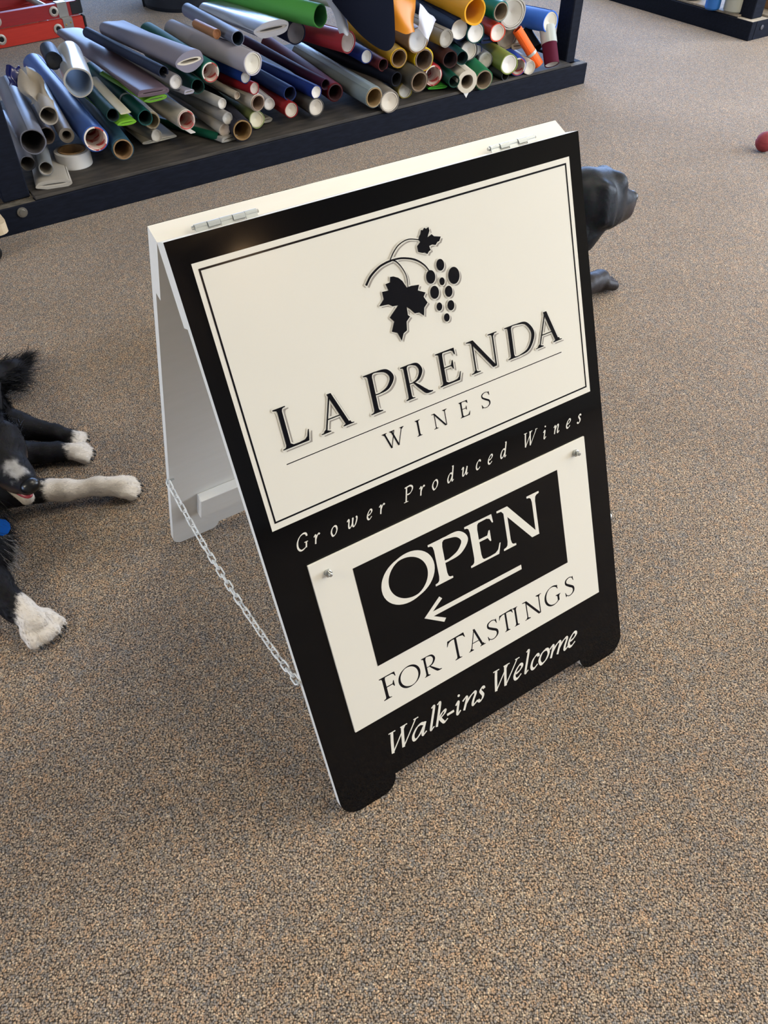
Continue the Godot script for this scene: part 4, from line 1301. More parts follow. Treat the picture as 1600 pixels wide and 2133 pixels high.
func bottle(at: Vector3, label: String, r: float, hgt: float, c: Color, marked: bool) -> void:
	var t := thing("bottle", label, "bottle", at, 0.4)
	var g := G.new()
	g.lathe([Vector2(0, 0), Vector2(r * 0.86, 0), Vector2(r, 0.008), Vector2(r, hgt * 0.62), Vector2(r * 0.9, hgt * 0.72), Vector2(r * 0.45, hgt * 0.85), Vector2(r * 0.38, hgt * 0.88), Vector2(r * 0.38, hgt * 0.93), Vector2(0, hgt * 0.93)], 26)
	put(g, "body", mat("bottle%d" % int(c.b * 255 + c.r * 999), c, 0.4), t)
	g = G.new()
	g.lathe([Vector2(0, hgt * 0.931), Vector2(r * 0.42, hgt * 0.931), Vector2(r * 0.42, hgt), Vector2(0, hgt)], 18)
	put(g, "cap", mat("capwhite", Color(0.8, 0.8, 0.78), 0.4), t)
	if marked:
		g = G.new()
		for i in 5:
			var a := 0.3 + i * 0.16
			var b := a + 0.16
			var y0 := 0.030 + 0.004 * sin(i * 1.3)
			g.quad(Vector3(sin(a) * (r + 0.0006), y0, cos(a) * (r + 0.0006)), Vector3(sin(b) * (r + 0.0006), y0, cos(b) * (r + 0.0006)), Vector3(sin(b) * (r + 0.0006), y0 + 0.009, cos(b) * (r + 0.0006)), Vector3(sin(a) * (r + 0.0006), y0 + 0.009, cos(a) * (r + 0.0006)), Vector3(sin(a), 0, cos(a)))
		put(g, "dark_mark", mat("darkmark", Color(0.10, 0.10, 0.11), 0.5), t)

# ------------------------------------------------------------------ ladder
func build_ladder() -> void:
	# local x along the rails, local z towards the viewer; two sections stacked, lying on the floor
	var t := thing("extension_ladder", "orange red fibreglass extension ladder lying on the carpet behind the shelf", "ladder", Vector3(-1.994, 0, -4.572), 0.69065)
	var hot := grain("ladderorange", Color(0.74, 0.17, 0.10), Color(0.78, 0.20, 0.125), 0.45, Vector3(2, 20, 20))
	var dark := grain("ladderred", Color(0.55, 0.10, 0.11), Color(0.60, 0.12, 0.125), 0.45, Vector3(2, 20, 20))
	var alu := mat("ladderalu", Color(0.66, 0.65, 0.62), 0.38, 0.7)
	var blk := mat("rubber", Color(0.03, 0.035, 0.05), 0.55)
	var x0 := -1.9
	var rows := [[0.004, 0.080, 0.0, hot, 0.474], [0.0825, 0.147, -0.034, dark, 0.47]]
	for k in 2:
		var q: Array = rows[k]
		for side in 2:
			var zf: float = q[2] if side == 0 else -0.43 - q[2]
			var dz := -1.0 if side == 0 else 1.0
			var g := G.new()
			var th := 0.005
			g.box(Vector3(x0, q[0], minf(zf, zf + dz * th)), Vector3(q[4], q[1], maxf(zf, zf + dz * th)))
			for yy in [[q[0], q[0] + th], [q[1] - th, q[1]]]:
				g.box(Vector3(x0, yy[0], minf(zf + dz * th, zf + dz * 0.032)), Vector3(q[4], yy[1], maxf(zf + dz * th, zf + dz * 0.032)))
			put(g, "rail", q[3], t)
			# rubber boot on the rail's end
			var b := G.new()
			b.box(Vector3(q[4] + 0.0, q[0] + 0.002, minf(zf, zf + dz * 0.036)), Vector3(q[4] + 0.016 + 0.012 * k, q[1] + 0.004, maxf(zf, zf + dz * 0.036)), 0.006)
			if k == 1:
				b.box(Vector3(q[4] - 0.036, q[0] + 0.004, minf(zf + dz * -0.003, zf)), Vector3(q[4] + 0.01, q[1] - 0.002, maxf(zf + dz * -0.003, zf)), 0.0012)
			put(b, "end_cap", blk, t)
		for i in 6:
			var rx := 0.022 + 0.305 * (1 - i) + (0.012 if k == 1 else 0.0)
			var rg := G.new()
			var cy: float = (q[0] + q[1]) / 2.0
			var zin: float = q[2] - 0.0055
			rg.pipe([Vector3(rx, cy, zin), Vector3(rx, cy, -0.43 - q[2] + 0.0055)], 0.016, 14)
			put(rg, "rung", alu, t)
			for side in 2:
				var zf: float = q[2] if side == 0 else -0.43 - q[2]
				var dz := 1.0 if side == 0 else -1.0
				var fr := G.new()
				var xf := Transform3D(Basis(Vector3.RIGHT, PI / 2 * dz), Vector3(rx, cy, zf))
				fr.lathe([Vector2(0.0125, 0.0002), Vector2(0.0235, 0.0002), Vector2(0.0245, 0.003), Vector2(0.0165, 0.0055), Vector2(0.0125, 0.0035)], 22, xf)
				put(fr, "rung_ferrule", mat("ferrule", Color(0.72, 0.69, 0.64), 0.45, 0.3), t)
				var hole := G.new()
				hole.lathe([Vector2(0.0, 0.0004), Vector2(0.0124, 0.0004), Vector2(0.0124, 0.0010), Vector2(0.0, 0.0010)], 18, xf)
				put(hole, "rung_hole", mat("hole", Color(0.02, 0.02, 0.03), 0.8), t)
	# metal guide wrapped over both rails
	var gd := G.new()
	gd.box(Vector3(0.362, 0.030, 0.0008), Vector3(0.415, 0.081, 0.0035), 0.001)
	gd.box(Vector3(0.362, 0.0812, -0.0335), Vector3(0.415, 0.0835, 0.0035), 0.0008)
	gd.box(Vector3(0.362, 0.0837, -0.0335), Vector3(0.415, 0.148, -0.0308), 0.001)
	gd.box(Vector3(0.362, 0.1482, -0.075), Vector3(0.415, 0.1505, -0.0308), 0.0008)
	put(gd, "guide_bracket", alu, t)
	var rv := G.new()
	for p in [Vector3(0.375, 0.055, 0.0036), Vector3(0.402, 0.062, 0.0036)]:
		rv.lathe([Vector2(0, 0), Vector2(0.0052, 0), Vector2(0.003, 0.003), Vector2(0, 0.0036)], 10, Transform3D(Basis(Vector3.RIGHT, PI / 2), p))
	put(rv, "rivet", mat("brass", Color(0.74, 0.64, 0.38), 0.35, 0.8), t)

# ------------------------------------------------------------------ tape roll, sheets, bin, ball, dolly
func sheet_grid(fn: Callable, nu: int, nv: int, thick: float) -> G:
	# a bent sheet with real thickness from a function (u, v) -> point
	var g := G.new()
	var p := []
	for i in nu + 1:
		var row := []
		for j in nv + 1:
			row.append(fn.call(float(i) / nu, float(j) / nv))
		p.append(row)
	var nrm := func(i: int, j: int) -> Vector3:
		var a: Vector3 = p[mini(i + 1, nu)][j] - p[maxi(i - 1, 0)][j]
		var b: Vector3 = p[i][mini(j + 1, nv)] - p[i][maxi(j - 1, 0)]
		return a.cross(b).normalized()
	for i in nu:
		for j in nv:
			var c := [[i, j], [i + 1, j], [i + 1, j + 1], [i, j + 1]]
			var f := []
			var bk := []
			var out := Vector3.ZERO
			for q in c:
				var nn: Vector3 = nrm.call(q[0], q[1])
				out += nn
				f.append(p[q[0]][q[1]] + nn * thick / 2)
				bk.append(p[q[0]][q[1]] - nn * thick / 2)
			g.smooth(1)
			g.quad(f[0], f[1], f[2], f[3], out)
			g.smooth(2)
			g.quad(bk[0], bk[1], bk[2], bk[3], -out)
			g.smooth(-1)
			var mid: Vector3 = (f[0] + f[1] + f[2] + f[3]) / 4
			if i == 0:
				g.quad(f[0], f[3], bk[3], bk[0], (f[0] + f[3]) / 2 - mid)
			if i == nu - 1:
				g.quad(f[1], f[2], bk[2], bk[1], (f[1] + f[2]) / 2 - mid)
			if j == 0:
				g.quad(f[0], f[1], bk[1], bk[0], (f[0] + f[1]) / 2 - mid)
			if j == nv - 1:
				g.quad(f[3], f[2], bk[2], bk[3], (f[3] + f[2]) / 2 - mid)
	return g

func on_shelf(s: float, y: float, d: float) -> Vector3:
	return Transform3D(Basis(Vector3.UP, SHELF_TURN), SHELF_AT) * Vector3(s, y, d)

func bent_sheet(label: String, at: Vector3, c: Array, bow: float, m: Material) -> void:
	var t := thing("loose_sheet", label, "sheet", on_shelf(at.x, at.y, at.z), SHELF_TURN)
	var fn := func(u: float, v: float) -> Vector3:
		var lo: Vector3 = c[0].lerp(c[3], u)
		var hi: Vector3 = c[1].lerp(c[2], u)
		return lo.lerp(hi, v) + Vector3(bow * 0.30 * sin(7.0 * v + 3.0 * u + at.x * 9.0), bow * 0.30 * sin(8.0 * u + at.x * 5.0), bow * (4.0 * u * (1.0 - u) - 0.5 + 0.6 * sin(v * 4.0 + u * 2.0)))
	put(sheet_grid(fn, 10, 10, 0.0012), "sheet", m, t)

func build_small_things() -> void:
	# white tape roll lying on the deck
	var t := thing("tape_roll", "wide white tape roll lying flat on the shelf deck below the blue roll", "tape roll", on_shelf(0.128, 0.1015, -0.192), 0.3)
	var g := G.new()
	g.lathe([Vector2(0.046, 0.0), Vector2(0.060, 0.0), Vector2(0.061, 0.002), Vector2(0.061, 0.047), Vector2(0.060, 0.049), Vector2(0.047, 0.049)], 48)
	put(g, "tape", mat("tapewhite", Color(0.80, 0.79, 0.77), 0.5), t)
	g = G.new()
	g.lathe([Vector2(0.0468, 0.052), Vector2(0.0405, 0.052), Vector2(0.0405, 0.0), Vector2(0.0455, 0.0)], 40)
	g.lathe([Vector2(0.0458, 0.0), Vector2(0.0458, 0.049), Vector2(0.0468, 0.052)], 40)
	put(g, "core", core_material("a07a4c"), t, "brown cardboard core")
	# black sheet hanging over the middle of the pile
	t = thing("black_sheet", "limp black magnetic sheet hanging over the middle of the pile", "sheet", on_shelf(1.25, 0.31, 0.035), SHELF_TURN)
	var fn := func(u: float, v: float) -> Vector3:
		# u across, v from the top down; the lower edge runs from high at the left to low at the right
		var x := lerpf(-0.135, 0.142, u)
		var low := 0.20 * pow(1.0 - u, 1.7) * (1.0 - 0.2 * u) + 0.030 * pow(absf(u - 0.72) / 0.28, 2.0) * (1.0 if u > 0.72 else 0.0)
		var y := lerpf(0.33, low, v)
		var z := -0.05 * pow(2.0 * u - 1.0, 2.0) + 0.010 * sin(u * 6.0 + v * 2.0) - 0.05 * (1.0 - v) * (1.0 - v)
		return Vector3(x, y, z)
	put(sheet_grid(fn, 20, 14, 0.003), "sheet", matte(mat("magnet", Color(0.05, 0.062, 0.105), 0.8), 0.12), t)
	# bent sheets beside it, from four corners (left low, left high, right high, right low)
	bent_sheet("pale curled sheet edge at the left of the hanging black sheet", Vector3(1.127, 0.40, -0.02), [Vector3(0.030, 0.0, 0), Vector3(-0.01, 0.12, -0.03), Vector3(0.06, 0.13, -0.01), Vector3(0.055, -0.005, 0.01)], 0.012, mat("palesheet", Color(0.66, 0.68, 0.72), 0.6))
	bent_sheet("orange yellow sheet standing folded just right of the hanging black sheet", Vector3(1.404, 0.39, -0.02), [Vector3(-0.01, -0.02, -0.02), Vector3(-0.01, 0.14, -0.03), Vector3(0.107, 0.066, 0), Vector3(0.087, -0.036, 0.01)], 0.016, mat("vinylorange", Color(0.80, 0.50, 0.08), 0.4))
	bent_sheet("white paper corner folded over beside the orange yellow sheet", Vector3(1.50, 0.367, 0.0), [Vector3(0, 0, 0), Vector3(0.018, 0.078, -0.01), Vector3(0.097, 0.018, 0.0), Vector3(0.041, -0.046, 0.015)], 0.012, mat("whitesheet", Color(0.78, 0.79, 0.84), 0.55))
	bent_sheet("crumpled beige sheet behind the loosely curled beige grey roll", Vector3(0.085, 0.325, -0.27), [Vector3(-0.045, -0.030, 0.05), Vector3(-0.035, 0.045, -0.05), Vector3(0.022, 0.050, -0.05), Vector3(0.042, -0.030, 0.05)], 0.045, mat("beigesheet", Color(0.60, 0.56, 0.50), 0.7))
	bent_sheet("shiny dark blue scrap at the far left of the pile", Vector3(0.045, 0.365, -0.34), [Vector3(-0.03, -0.025, 0.01), Vector3(-0.015, 0.03, -0.01), Vector3(0.03, 0.022, 0.0), Vector3(0.02, -0.028, 0.01)], 0.014, mat("bluescrap", Color(0.07, 0.09, 0.30), 0.2))
	t = thing("paper_scrap", "small white triangular paper corner hanging over the front beam of the shelf", "paper", on_shelf(1.77, 0.1012, -0.006), SHELF_TURN)
	g = G.new()
	g.extrude(PackedVector2Array([Vector2(-0.024, 0.0), Vector2(0.028, 0.012), Vector2(0.0, -0.030)]), 0.0065, 0.0072)
	g.box(Vector3(-0.022, -0.0003, -0.03), Vector3(0.026, 0.0004, 0.0072))
	put(g, "paper", mat("paper", Color(0.86, 0.85, 0.83), 0.8), t)
	# small lamp high on the right wall
	t = thing("wall_lamp", "small round warm lamp high on the right wall", "lamp", Vector3(5.58, 2.50, 3.35), 0.0)
	g = G.new()
	g.lathe([Vector2(0, 0), Vector2(0.05, 0), Vector2(0.05, 0.02), Vector2(0.02, 0.03), Vector2(0, 0.03)], 20, Transform3D(Basis(Vector3.BACK, PI / 2), Vector3(0.0, 0, 0)))
	put(g, "base", mat("lampframe", Color(0.85, 0.85, 0.85), 0.5), t)
	g = G.new()
	g.smooth(1)
	blob(g, Vector3(-0.085, 0, 0), Basis(), Vector3(0.045, 0.045, 0.045))
	var bm := mat("bulbglow", Color(0.9, 0.85, 0.75), 0.4)
	bm.emission_enabled = true
	bm.emission = Color(1.0, 0.82, 0.62)
	bm.emission_energy_multiplier = 9.0
	put(g, "bulb", bm, t)
	var ol := OmniLight3D.new()
	ol.name = "lamp_light"
	ol.light_color = Color(1.0, 0.82, 0.62)
	ol.light_energy = 0.12
	ol.omni_range = 15.0
	ol.omni_attenuation = 2.0
	ol.light_size = 0.04
	ol.shadow_enabled = true
	ol.position = Vector3(-0.085, 0, 0)
	t.add_child(ol)
	# bin
	t = thing("waste_bin", "dark blue grey plastic bin standing on the carpet behind the pile", "bin", Vector3(-1.205, 0, -5.53), 0.5)
	g = G.new()
	g.lathe([Vector2(0, 0.012), Vector2(0.232, 0.012), Vector2(0.238, 0.0), Vector2(0.246, 0.0), Vector2(0.252, 0.02), Vector2(0.300, 0.66), Vector2(0.318, 0.665), Vector2(0.318, 0.70), Vector2(0.292, 0.70), Vector2(0.244, 0.03), Vector2(0, 0.03)], 48)
	put(g, "tub", mat("binblue", Color(0.10, 0.125, 0.165), 0.45), t)
	g = G.new()
	for i in 3:
		var a := 0.5 + i * TAU / 3
		g.box(Vector3(-0.004, 0.02, 0.249), Vector3(0.004, 0.60, 0.257), 0.0, Transform3D(Basis(Vector3.UP, a) * Basis(Vector3.RIGHT, 0.075), Vector3.ZERO))
	put(g, "rib", mat("binblue", Color(0.10, 0.125, 0.165), 0.45), t)
	# ball
	t = thing("rubber_ball", "dull red rubber dog ball lying on the open carpet", "ball", Vector3(1.512, 0, -3.270), 0.2)
	g = G.new()
	g.smooth(1)
	var R := 0.0375
	var ns := 26
	for i in ns:
		for k in 2 * ns:
			var q := []
			for e in [[i, k], [i, k + 1], [i + 1, k + 1], [i + 1, k]]:
				var la: float = PI * e[0] / ns
				var lo: float = TAU * e[1] / (2 * ns)
				var nn := Vector3(sin(la) * cos(lo), cos(la), sin(la) * sin(lo))
				# groove along a wavy seam
				var gr := absf(nn.y - 0.10 - 0.30 * sin(2.0 * lo + 0.4) * 0.5)
				var rr := R - 0.0022 * exp(-pow(gr / 0.075, 2.0))
				q.append(nn * rr + Vector3(0, R, 0))
			var o: Vector3 = q[0] + q[2] - Vector3(0, 2 * R, 0)
			if i > 0:
				g.tri(q[0], q[1], q[2] if i < ns - 1 else q[3], o)
			if i < ns - 1:
				g.tri(q[0] if i > 0 else q[1], q[2], q[3], o)
	put(g, "ball", grain("ballred", Color(0.44, 0.13, 0.15), Color(0.55, 0.20, 0.22), 0.75, Vector3(12, 12, 12)), t)
	# dolly at the left edge
	t = thing("dolly", "pale wooden dolly board on a black caster at the left edge", "dolly", on_shelf(-0.385, 0.0, 0.135), SHELF_TURN)
	g = G.new()
	var edge := PackedVector2Array()
	for c in [[0.14, 0.07, 0.0], [-0.24, 0.07, PI / 2], [-0.24, -0.0, PI], [0.14, -0.0, PI * 1.5]]:
		for i in 6:
			var a: float = c[2] + PI / 2 * i / 5.0
			edge.append(Vector2(c[0] + 0.03 * cos(a), c[1] + 0.03 * sin(a)))
	g.extrude(edge, 0.082, 0.115, Transform3D(Basis(Vector3.RIGHT, -PI / 2), Vector3.ZERO))
	put(g, "board", grain("dollywood", Color(0.74, 0.66, 0.54), Color(0.82, 0.75, 0.64), 0.6, Vector3(2, 9, 9)), t)
	for q in [Vector2(0.10, 0.01), Vector2(-0.2, 0.01), Vector2(0.10, -0.07), Vector2(-0.2, -0.07)]:
		var cn := Node3D.new()
		cn.name = "caster"
		t.add_child(cn, true)
		g = G.new()
		g.lathe([Vector2(0, -0.011), Vector2(0.024, -0.011), Vector2(0.028, -0.006), Vector2(0.028, 0.006), Vector2(0.024, 0.011), Vector2(0, 0.011)], 20, Transform3D(Basis(Vector3.RIGHT, PI / 2), Vector3(q.x, 0.028, q.y)))
		put(g, "wheel", mat("rubber", Color(0.03, 0.035, 0.05), 0.55), cn)
		g = G.new()
		g.box(Vector3(q.x - 0.022, 0.074, q.y - 0.022), Vector3(q.x + 0.022, 0.0815, q.y + 0.022))
		for s in [-1.0, 1.0]:
			g.box(Vector3(q.x - 0.012, 0.024, q.y + s * 0.0145 - 0.0012), Vector3(q.x + 0.012, 0.074, q.y + s * 0.0145 + 0.0012))
		put(g, "fork", mat("boltsteel", Color(0.72, 0.73, 0.72), 0.25, 0.9), cn)

# ------------------------------------------------------------------ animals: a distance field meshed with surface nets
func field(bones: Array, cell: float, shag: float) -> Dictionary:
	# bones: [point a, radius a, point b, radius b, blend, colour]; returns {v, n, c, i}
	var lo := Vector3(1e9, 1e9, 1e9)
	var hi := -lo
	for b in bones:
		for e in [[b[0], b[1]], [b[2], b[3]]]:
			var r: float = e[1] + 0.03
			lo = lo.min(e[0] - Vector3(r, r, r))
			hi = hi.max(e[0] + Vector3(r, r, r))
	var nx := int((hi.x - lo.x) / cell) + 2
	var ny := int((hi.y - lo.y) / cell) + 2
	var nz := int((hi.z - lo.z) / cell) + 2
	var fld := PackedFloat32Array()
	fld.resize(nx * ny * nz)
	fld.fill(1.0)
	var noise := FastNoiseLite.new()
	noise.frequency = 22.0
	noise.fractal_octaves = 3
	noise.seed = 3
	var bs := 6
	var ba := PackedVector3Array()
	var bb := PackedVector3Array()
	var ra := PackedFloat32Array()
	var rb := PackedFloat32Array()
	var bk := PackedFloat32Array()
	var il := PackedFloat32Array()
	for b in bones:
		ba.append(b[0])
		bb.append(b[2] - b[0])
		ra.append(b[1])
		rb.append(b[3] - b[1])
		bk.append(b[4])
		il.append(1.0 / maxf((b[2] - b[0]).length_squared(), 1e-9))
	var live := PackedByteArray()
	live.resize(nx * ny * nz)
	var rad := bs * cell * 0.87
	for kx in range(0, nx, bs):
		for ky in range(0, ny, bs):
			for kz in range(0, nz, bs):
				var ctr := lo + Vector3(kx + bs / 2.0, ky + bs / 2.0, kz + bs / 2.0) * cell
				var near := PackedInt32Array()
				var best := 1e9
				for j in ba.size():
					var w := ctr - ba[j]
					var t := clampf(w.dot(bb[j]) * il[j], 0.0, 1.0)
					var dd := (w - bb[j] * t).length() - (ra[j] + rb[j] * t)
					if dd < rad + bk[j] + 0.01:
						near.append(j)
					best = minf(best, dd)
				if near.is_empty() or best > rad + 0.012:
					continue
				if best < -rad - 0.05:
					for x in range(kx, mini(kx + bs, nx)):
						for y in range(ky, mini(ky + bs, ny)):
							for z in range(kz, mini(kz + bs, nz)):
								fld[(x * ny + y) * nz + z] = -1.0
					continue
				for x in range(kx, mini(kx + bs, nx)):
					for y in range(ky, mini(ky + bs, ny)):
						for z in range(kz, mini(kz + bs, nz)):
							var p := lo + Vector3(x, y, z) * cell
							var d := 1.0
							for j in near:
								var w := p - ba[j]
								var t := clampf(w.dot(bb[j]) * il[j], 0.0, 1.0)
								var e := (w - bb[j] * t).length() - (ra[j] + rb[j] * t)
								var k := bk[j]
								var hh := maxf(k - absf(d - e), 0.0) / k
								d = minf(d, e) - hh * hh * k * 0.25
							if shag > 0.0 and absf(d) < 0.03:
								d += noise.get_noise_3d(p.x, p.y * 1.6, p.z) * shag
							var at := (x * ny + y) * nz + z
							fld[at] = d
							live[at] = 1
	var vid := PackedInt32Array()
	vid.resize(nx * ny * nz)
	vid.fill(-1)
	var vs := PackedVector3Array()
	var sx := ny * nz
	for x in nx - 1:
		for y in ny - 1:
			for z in nz - 1:
				var a := x * sx + y * nz + z
				if live[a] == 0 and live[a + sx + nz + 1] == 0:
					continue
				var f := [fld[a], fld[a + sx], fld[a + nz], fld[a + sx + nz], fld[a + 1], fld[a + sx + 1], fld[a + nz + 1], fld[a + sx + nz + 1]]
				var neg := 0
				for q in f:
					if q < 0.0:
						neg += 1
				if neg == 0 or neg == 8:
					continue
				var acc := Vector3.ZERO
				var cnt := 0
				for e in [[0, 1], [2, 3], [4, 5], [6, 7], [0, 2], [1, 3], [4, 6], [5, 7], [0, 4], [1, 5], [2, 6], [3, 7]]:
					var f0: float = f[e[0]]
					var f1: float = f[e[1]]
					if (f0 < 0.0) != (f1 < 0.0):
						var t := f0 / (f0 - f1)
						var c0 := Vector3(e[0] & 1, (e[0] >> 1) & 1, e[0] >> 2)
						var c1 := Vector3(e[1] & 1, (e[1] >> 1) & 1, e[1] >> 2)
						acc += c0.lerp(c1, t)
						cnt += 1
				vid[a] = vs.size()
				vs.append(lo + (Vector3(x, y, z) + acc / cnt) * cell)
	var idx := PackedInt32Array()
	for x in range(1, nx - 1):
		for y in range(1, ny - 1):
			for z in range(1, nz - 1):
				var a := x * sx + y * nz + z
				var s0 := fld[a] < 0.0
				for ax in 3:
					var st: int = [sx, nz, 1][ax]
					if (fld[a + st] < 0.0) == s0:
						continue
					var u: int = [nz, 1, sx][ax]
					var w: int = [1, sx, nz][ax]
					var q := [vid[a - u - w], vid[a - w], vid[a], vid[a - u]]
					if q.has(-1):
						continue
					if s0:
						idx.append_array(PackedInt32Array([q[0], q[2], q[1], q[0], q[3], q[2]]))
					else:
						idx.append_array(PackedInt32Array([q[0], q[1], q[2], q[0], q[2], q[3]]))
	return {"v": vs, "i": idx}

func skin_mesh(parts: Array, tint: Callable) -> ArrayMesh:
	# parts: results of field(); tint: (point) -> linear colour
	var v := PackedVector3Array()
	var n := PackedVector3Array()
	var c := PackedColorArray()
	var ix := PackedInt32Array()
	for f in parts:
		var fv: PackedVector3Array = f.v
		var fi: PackedInt32Array = f.i
		var nn := PackedVector3Array()
		nn.resize(fv.size())
		for k in range(0, fi.size(), 3):
			var a := fv[fi[k]]
			var fn := (a - fv[fi[k + 2]]).cross(a - fv[fi[k + 1]])
			for e in 3:
				nn[fi[k + e]] += fn
		var off := v.size()
		for k in fv.size():
			v.append(fv[k])
			n.append(nn[k].normalized())
			c.append(tint.call(fv[k]))
		for k in fi:
			ix.append(k + off)
	var arr := []
	arr.resize(Mesh.ARRAY_MAX)
	arr[Mesh.ARRAY_VERTEX] = v
	arr[Mesh.ARRAY_NORMAL] = n
	arr[Mesh.ARRAY_COLOR] = c
	arr[Mesh.ARRAY_INDEX] = ix
	var m := ArrayMesh.new()
	m.add_surface_from_arrays(Mesh.PRIMITIVE_TRIANGLES, arr)
	return m

func coat_material(key: String, rough: float, sheen: float) -> StandardMaterial3D:
	var m := mat(key, Color.WHITE, rough)
	m.vertex_color_use_as_albedo = true
	m.rim_enabled = sheen > 0.0
	m.rim = sheen
	m.rim_tint = 0.6
	return m

func strands(spots: Array, called: String, parent: Node, m: Material, sd: int) -> void:
	# tapering hairs; spots: [centre, spread, direction, length, count, width, colour]
	var rng := RandomNumberGenerator.new()
	rng.seed = sd
	var st := SurfaceTool.new()
	st.begin(Mesh.PRIMITIVE_TRIANGLES)
	for q in spots:
		for i in q[4]:
			var o: Vector3 = q[0] + Vector3(rng.randf_range(-1, 1) * q[1].x, rng.randf_range(-1, 1) * q[1].y, rng.randf_range(-1, 1) * q[1].z)
			var d: Vector3 = (q[2] + Vector3(rng.randfn(0, 0.28), rng.randfn(0, 0.2), rng.randfn(0, 0.28))).normalized()
			var L: float = q[3] * rng.randf_range(0.5, 1.15)
			var bend := Vector3(rng.randfn(0, 0.25), rng.randf_range(-0.6, 0.05), rng.randfn(0, 0.25)) * L
			var side: Vector3 = d.cross(Vector3(rng.randf_range(-1, 1), 1, rng.randf_range(-1, 1))).normalized() * q[5] * 0.5
			var col: Color = q[6]
			col = col * rng.randf_range(0.7, 1.3)
			var prev := o
			var seg := 4
			for s in seg:
				var t := float(s + 1) / seg
				var p := o + d * L * t + bend * t * t
				p.y = maxf(p.y, 0.002)
				var w0 := 1.0 - float(s) / seg
				var w1 := 1.0 - t
				for tr in [[prev - side * w0, prev + side * w0, p + side * w1], [prev - side * w0, p + side * w1, p - side * w1]]:
					if s == seg - 1 and tr[1] == p + side * w1:
						continue
					var nn: Vector3 = (tr[0] - tr[2]).cross(tr[0] - tr[1]).normalized()
					for e in tr:
						st.set_color(col)
						st.set_normal(nn)
						st.add_vertex(e)
				prev = p
	var o := put_mesh(st.commit(), called, m, parent)
	o.set_meta("kind", "stuff")

func fur(f: Dictionary, bones: Array, tint: Callable, keep: Callable, per: int, len0: float, lift: float, width: float, called: String, parent: Node, m: Material, sd: int) -> void:
	# short hairs lying along the limb they grow on
	var rng := RandomNumberGenerator.new()
	rng.seed = sd
	var fv: PackedVector3Array = f.v
	var fi: PackedInt32Array = f.i
	var nn := PackedVector3Array()
	nn.resize(fv.size())
	for k in range(0, fi.size(), 3):
		var a := fv[fi[k]]
		var fn := (a - fv[fi[k + 2]]).cross(a - fv[fi[k + 1]])
		for e in 3:
			nn[fi[k + e]] += fn
	var v := PackedVector3Array()
	var n := PackedVector3Array()
	var c := PackedColorArray()
	for k in range(0, fi.size(), 3):
		var a := fv[fi[k]]
		if not keep.call(a):
			continue
		var b := fv[fi[k + 1]]
		var d := fv[fi[k + 2]]
		var no := (nn[fi[k]] + nn[fi[k + 1]] + nn[fi[k + 2]]).normalized()
		var best := 1e9
		var dir := Vector3.RIGHT
		for q in bones:
			var ab: Vector3 = q[2] - q[0]
			var t := clampf((a - q[0]).dot(ab) / maxf(ab.length_squared(), 1e-9), 0.0, 1.0)
			var dd: float = (a - q[0] - ab * t).length() - lerpf(q[1], q[3], t)
			if dd < best:
				best = dd
				dir = ab
		dir = (dir - no * dir.dot(no)).normalized()
		for j in per:
			var r1 := rng.randf()
			var r2 := rng.randf() * (1.0 - r1)
			var p := a + (b - a) * r1 + (d - a) * r2 - no * 0.001
			var h := (dir + no * lift * rng.randf_range(0.4, 1.4) + Vector3(rng.randfn(0, 0.22), rng.randfn(0, 0.22), rng.randfn(0, 0.22))).normalized()
			var L := len0 * rng.randf_range(0.6, 1.25)
			var s := h.cross(no).normalized() * width * 0.5
			var mid := p + h * L * 0.55
			var tip := p + (h - no * lift * 0.5).normalized() * L
			mid.y = maxf(mid.y, 0.002)
			tip.y = maxf(tip.y, 0.001)
			var col: Color = tint.call(p)
			col = col * rng.randf_range(0.75, 1.3)
			for e in [p - s, mid + s * 0.7, p + s, p - s, mid - s * 0.7, mid + s * 0.7, mid - s * 0.7, tip, mid + s * 0.7]:
				v.append(e)
				n.append((no + h * 0.2).normalized())
				c.append(col)
	var arr := []
	arr.resize(Mesh.ARRAY_MAX)
	arr[Mesh.ARRAY_VERTEX] = v
	arr[Mesh.ARRAY_NORMAL] = n
	arr[Mesh.ARRAY_COLOR] = c
	var me := ArrayMesh.new()
	me.add_surface_from_arrays(Mesh.PRIMITIVE_TRIANGLES, arr)
	var o := put_mesh(me, called, m, parent)
	o.set_meta("kind", "stuff")

func claws_at(tips: Array, parent: Node, size: float) -> void:
	for q in tips:
		var g := G.new()
		var d: Vector3 = q[1]
		g.pipe([q[0], q[0] + (d + Vector3(0, -0.25, 0)).normalized() * size * 0.6, q[0] + (d + Vector3(0, -0.6, 0)).normalized() * size], size * 0.26, 6)
		put(g, "claw", mat("claw", Color(0.05, 0.045, 0.04), 0.4), parent)

func paw(bones: Array, wrist: Vector3, dir: Vector3, size: float) -> Array:
	# a paw from the wrist: palm and four toes side by side
	var d := dir.normalized()
	var s := d.cross(Vector3.UP).normalized()
	var base := wrist + d * size * 0.9
	base.y = size * 0.52
	bones.append([wrist, size * 0.42, base, size * 0.52, size * 0.22])
	var tips := []
	for k in 4:
		var o := (k - 1.5) * size * 0.37
		var reach := size * (1.15 if k == 1 or k == 2 else 0.86)
		var a := base + s * o * 0.7
		var b := base + s * o * 0.95 + d * reach * 0.55
		a.y = size * 0.50
		b.y = size * 0.30
		bones.append([a, size * 0.27, b, size * 0.25, size * 0.07])
		tips.append([b + d * size * 0.20 + Vector3(0, -0.05, 0) * size, d])
	return tips

